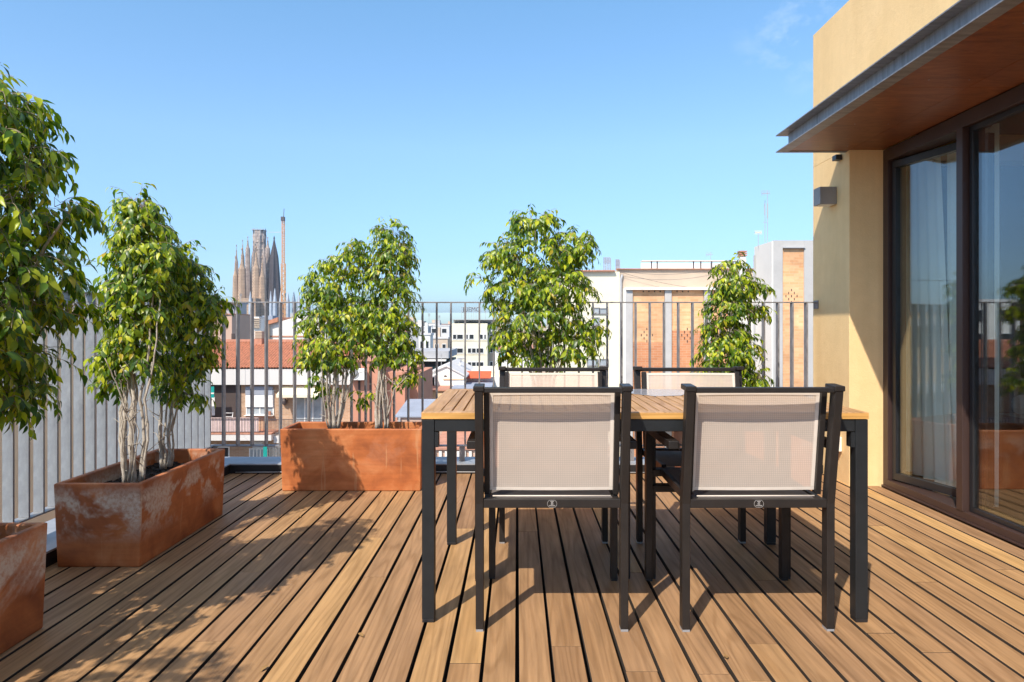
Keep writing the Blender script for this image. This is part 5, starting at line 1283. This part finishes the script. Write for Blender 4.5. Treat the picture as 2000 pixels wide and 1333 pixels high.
block(100, 300, 590, 90, 'white_wall', 14, 'white block behind the slender tree')
block(700, 800, 636, 380, 'beige_wall', 15, 'distant beige block behind the trough trees')
block(1080, 1160, 630, 150, 'grey_wall', 16, 'grey block behind the cream block')

for i, (px, yt, yb, dd2, lab) in enumerate([(838, 612, 632, 258, 'far aerial on the pale grey block left of the office block'), (858, 616, 634, 415, 'far aerial on the skyline beside the railing gap'), (825, 618, 640, 208, 'far aerial nearest the tall trough tree'), (948, 606, 625, 158, 'aerial at the right end of the office block roof'), (470, 574, 590, 60, 'aerial on the grey roof hut of the beige block'), (600, 590, 612, 72, 'aerial on the bright white house'), (862, 690, 717, 50, 'aerial rising over the white gabled house')]):
    s2_ = dd2 / FPX; t = thing('tv_antenna', lab, 'antenna', (wx(px, dd2), dd2, wz(yb, dd2)), 0, 'television antennas'); h = (yb - yt) * s2_; q_ = s2_ * 0.35
    MB().box((-q_, -q_, 0), (q_, q_, h)).build('mast', M['grey_wall'], t)
    m = MB(); m.box((-6 * q_, -q_, h * 0.8), (6 * q_, q_, h * 0.8 + 1.4 * q_))
    for k in range(5): m.box((-6 * q_ + k * 3 * q_ - q_ * 0.4, -q_, h * 0.66), (-6 * q_ + k * 3 * q_ + q_ * 0.4, q_, h * 0.98))
    m.build('aerial', M['grey_wall'], t)
for i, (px, py, dd2, lab) in enumerate([(813, 757, 43.6, 'white air conditioner left on the arched house terrace'), (830, 757, 43.6, 'white air conditioner right on the arched house terrace'), (988, 725, 59.6, 'white air conditioner on the teal window house'), (700, 742, 32.9, 'white air conditioner on the salmon wall')]):
    t = thing('air_conditioner', lab, 'air conditioner', (wx(px, dd2), dd2 - 0.2, wz(py, dd2)), 0, 'air conditioners')
    MB().box((-0.38, -0.16, 0), (0.38, 0.16, 0.55)).build('case', M['winframe'], t, bevel=0.02)
    MB().tube([(-0.1, -0.17, 0.28), (-0.1, -0.165, 0.28)], 0.22, 16).build('fan_grille', M['alu'], t)
d = 43.0
pr = B('parapet_wall', 'low cream parapet wall with a row of pots between the salmon house and the table', 'wall', wx(870, d), d, G); pr.o['kind'] = 'thing'
pr.part(MB().box((wx(876, d), d, G), (wx(960, d), d + 0.25, wz(768, d))), 'wall', 'cream_wall')
for k in range(4): pr.part(MB().lathe([(0.09, 0), (0.13, 0.22)], (wx(884 + k * 9, d), d + 0.12, wz(768, d)), 10), 'flower_pot', 'coping')
dk = B('satellite_dish', 'pale grey satellite dish on a leaning pole beside the gabled house', 'satellite dish', wx(899, 52), 51.5, wz(730, 51.5))
dk.part(MB().beam((wx(895, 51.5), 51.5, wz(722, 51.5)), (wx(901, 51.5), 51.5, wz(704, 51.5)), 0.12, 0.12), 'pole', 'slab')
dk.part(MB().lathe([(0.02, 0.0), (0.22, 0.05), (0.32, 0.14)], (wx(901, 51.5), 51.4, wz(703, 51.5)), 14), 'dish', 'slab')
# ---- the unfinished cathedral
D = 900.0; s_ = D / FPX
C = B('cathedral', 'unfinished stone cathedral with many spires on the skyline', 'cathedral', wx(505, D), D, G)
def tower(px, ytip, ybody, wtop, wbot, mat, dy=0, ybase=625, tipmat=None, n_=12):
    De = D + dy; x = wx(px, De); zt = wz(ytip, De); zb = wz(ybody, De); z0 = G; rt = wtop / 2 * s_; rb = wbot / 2 * s_
    m = MB(); H = zb - z0; prof = []
    for q in range(9):
        t = q / 8; prof.append((rb + (rt - rb) * t ** 1.6, z0 + H * t))
    h = zt - zb
    prof += [(rt * 0.72, zb + h * 0.08), (rt * 0.42, zb + h * 0.30), (rt * 0.30, zb + h * 0.55), (rt * 0.34, zb + h * 0.62), (rt * 0.14, zb + h * 0.70), (rt * 0.10, zb + h * 0.86), (rt * 0.28, zb + h * 0.90), (rt * 0.25, zb + h * 0.95), (0.15, zt)]
    m.lathe(prof, (x, D + dy, 0), n_, wob=0.05); C.part(m, 'spire', mat)
tower(460, 500, 540, 9, 12, 'stone', 0); tower(473, 484, 526, 13, 17, 'stone', 0)
tower(500.5, 480, 524, 11.5, 17, 'stone', -20); tower(512.5, 500, 542, 10.5, 15, 'stone', -20)
tower(484, 462, 486, 8, 16, 'stone_pale', 30); tower(474, 468, 500, 6, 14, 'stone_pale', 40); tower(462, 478, 512, 6, 12, 'stone_pale', 40)
tower(523, 463, 486, 9, 16, 'stone_pale', 30); tower(516, 478, 505, 7, 14, 'stone_pale', 20); tower(495, 470, 500, 7, 14, 'stone_pale', 34)
# central tower: blunt, scaffolded top
m = MB(); E = D + 45; x = wx(507, E)
m.lathe([(13 * s_, G), (12.5 * s_, wz(580, E)), (11.5 * s_, wz(500, E)), (11.5 * s_, wz(470, E)), (12.2 * s_, wz(464, E)), (12.2 * s_, wz(460, E)), (11.2 * s_, wz(459, E)), (11.2 * s_, wz(452, E))], (x, E, 0), 16, wob=0.10)
for k in range(8):
    a = 2 * pi * k / 8 + 0.2; m.tube([(x + 13.2 * s_ * cos(a), E + 13.2 * s_ * sin(a), G), (x + 12.2 * s_ * cos(a), E + 12.2 * s_ * sin(a), wz(500, E)), (x + 11.6 * s_ * cos(a), E + 11.6 * s_ * sin(a), wz(458, E))], [1.2, 0.9, 0.6], 6)
for yy in (575, 550, 525, 505, 488, 474): m.lathe([(12.6 * s_, wz(yy + 1, E)), (12.9 * s_, wz(yy, E))], (x, E, 0), 16)
C.part(m, 'central_tower', 'stone_new')
m = MB()
for k in range(13):
    a = 2 * pi * k / 12; m.beam((x + 12.5 * s_ * cos(a), D + 45 + 12.5 * s_ * sin(a), wz(462, E)), (x + 12.5 * s_ * cos(a), D + 45 + 12.5 * s_ * sin(a), wz(447, E)), 0.5, 0.5)
m.box((x - 12.6 * s_, D + 45 - 8, wz(451, E)), (x + 11 * s_, D + 53, wz(450, E))); C.part(m, 'scaffold', 'grey_wall')
# dark apse spire
m = MB(); E = D + 25; x = wx(535.5, E)
m.lathe([(13 * s_, G), (12.5 * s_, wz(590, E)), (11.2 * s_, wz(565, E)), (9.4 * s_, wz(530, E)), (7.4 * s_, wz(503, E)), (5.6 * s_, wz(492, E)), (3.0 * s_, wz(480, E)), (1.0 * s_, wz(468, E)), (1.6 * s_, wz(466, E)), (0.2, wz(461, E))], (x, E, 0), 14, wob=0.12)
C.part(m, 'spire', 'stone_dark')
# nave and small pale gables
C.part(MB().box((wx(456, D), D + 5, G), (wx(540, D), D + 30, wz(592, D))), 'nave', 'stone_pale')
C.part(MB().box((wx(492, D), D - 40, G), (wx(522, D), D + 4, wz(585, D))), 'facade', 'stone')
for (px, yt, w_) in ((489, 573, 7), (529, 572, 6), (537, 567, 8), (549, 569, 8), (562, 574, 9), (574, 573, 8), (584, 577, 8)):
    m = MB(); m.lathe([(w_ / 2 * s_, G), (w_ / 2 * s_, wz(600, D)), (w_ / 2.4 * s_, wz(590, D)), (w_ / 5 * s_, wz(yt + 6, D)), (0.3, wz(yt, D)), ], (wx(px, D - 42), D - 42, 0), 6); C.part(m, 'pinnacle', 'stone_blue')
cr = B('tower_crane', 'slim orange tower crane standing right of the cathedral', 'crane', wx(553.5, D - 60), D - 60, G)
dd_ = D - 60; s2 = dd_ / FPX
def lattice(mb, x, y, z0, z1, w, n_):
    for (a, b_) in ((-1, -1), (1, -1), (1, 1), (-1, 1)): mb.beam((x + a * w, y + b_ * w, z0), (x + a * w, y + b_ * w, z1), w * 0.42, w * 0.42)
    for k in range(n_):
        za = z0 + (z1 - z0) * k / n_; zb = z0 + (z1 - z0) * (k + 1) / n_; sg_ = 1 if k % 2 else -1
        mb.beam((x - sg_ * w, y - w, za), (x + sg_ * w, y - w, zb), w * 0.25, w * 0.25); mb.beam((x - sg_ * w, y + w, za), (x + sg_ * w, y + w, zb), w * 0.25, w * 0.25)
m = MB(); lattice(m, wx(553.5, dd_), dd_, G, wz(515, dd_), 3.1 * s2, 16); cr.part(m, 'lower_mast', 'crane')
m = MB(); lattice(m, wx(553.3, dd_), dd_, wz(515, dd_), wz(432, dd_), 2.1 * s2, 18); cr.part(m, 'upper_mast', 'crane')
m = MB(); m.box((wx(549.5, dd_), dd_ - 2, wz(432, dd_)), (wx(556, dd_), dd_ + 2, wz(424, dd_))); m.beam((wx(554, dd_), dd_, wz(424, dd_)), (wx(555, dd_), dd_, wz(408, dd_)), 0.6, 0.6); cr.part(m, 'cab', 'iron')
m = MB(); m.beam((wx(524, dd_), dd_, wz(454, dd_)), (wx(556, dd_), dd_, wz(454, dd_)), 0.5, 0.5); m.box((wx(549, dd_), dd_ - 1.5, wz(576, dd_)), (wx(558, dd_), dd_ + 1.5, wz(573, dd_))); cr.part(m, 'platform', 'crane_pale')

#======================================================================= haze
hz = MB().box((-6050, -3050, -22.2), (6050, 9050, 175)).build('haze', None)
hm_ = bpy.data.materials.new('haze'); hm_.use_nodes = True; hn = hm_.node_tree; hn.nodes.clear()
ho = hn.nodes.new('ShaderNodeOutputMaterial'); hv = hn.nodes.new('ShaderNodeVolumePrincipled')
hv.inputs['Density'].default_value = 0.00011; hv.inputs['Color'].default_value = (0.70, 0.86, 1.0, 1); hv.inputs['Anisotropy'].default_value = 0.2
hn.links.new(hv.outputs[0], ho.inputs['Volume']); hz.data.materials.clear(); hz.data.materials.append(hm_); hz['kind'] = 'stuff'
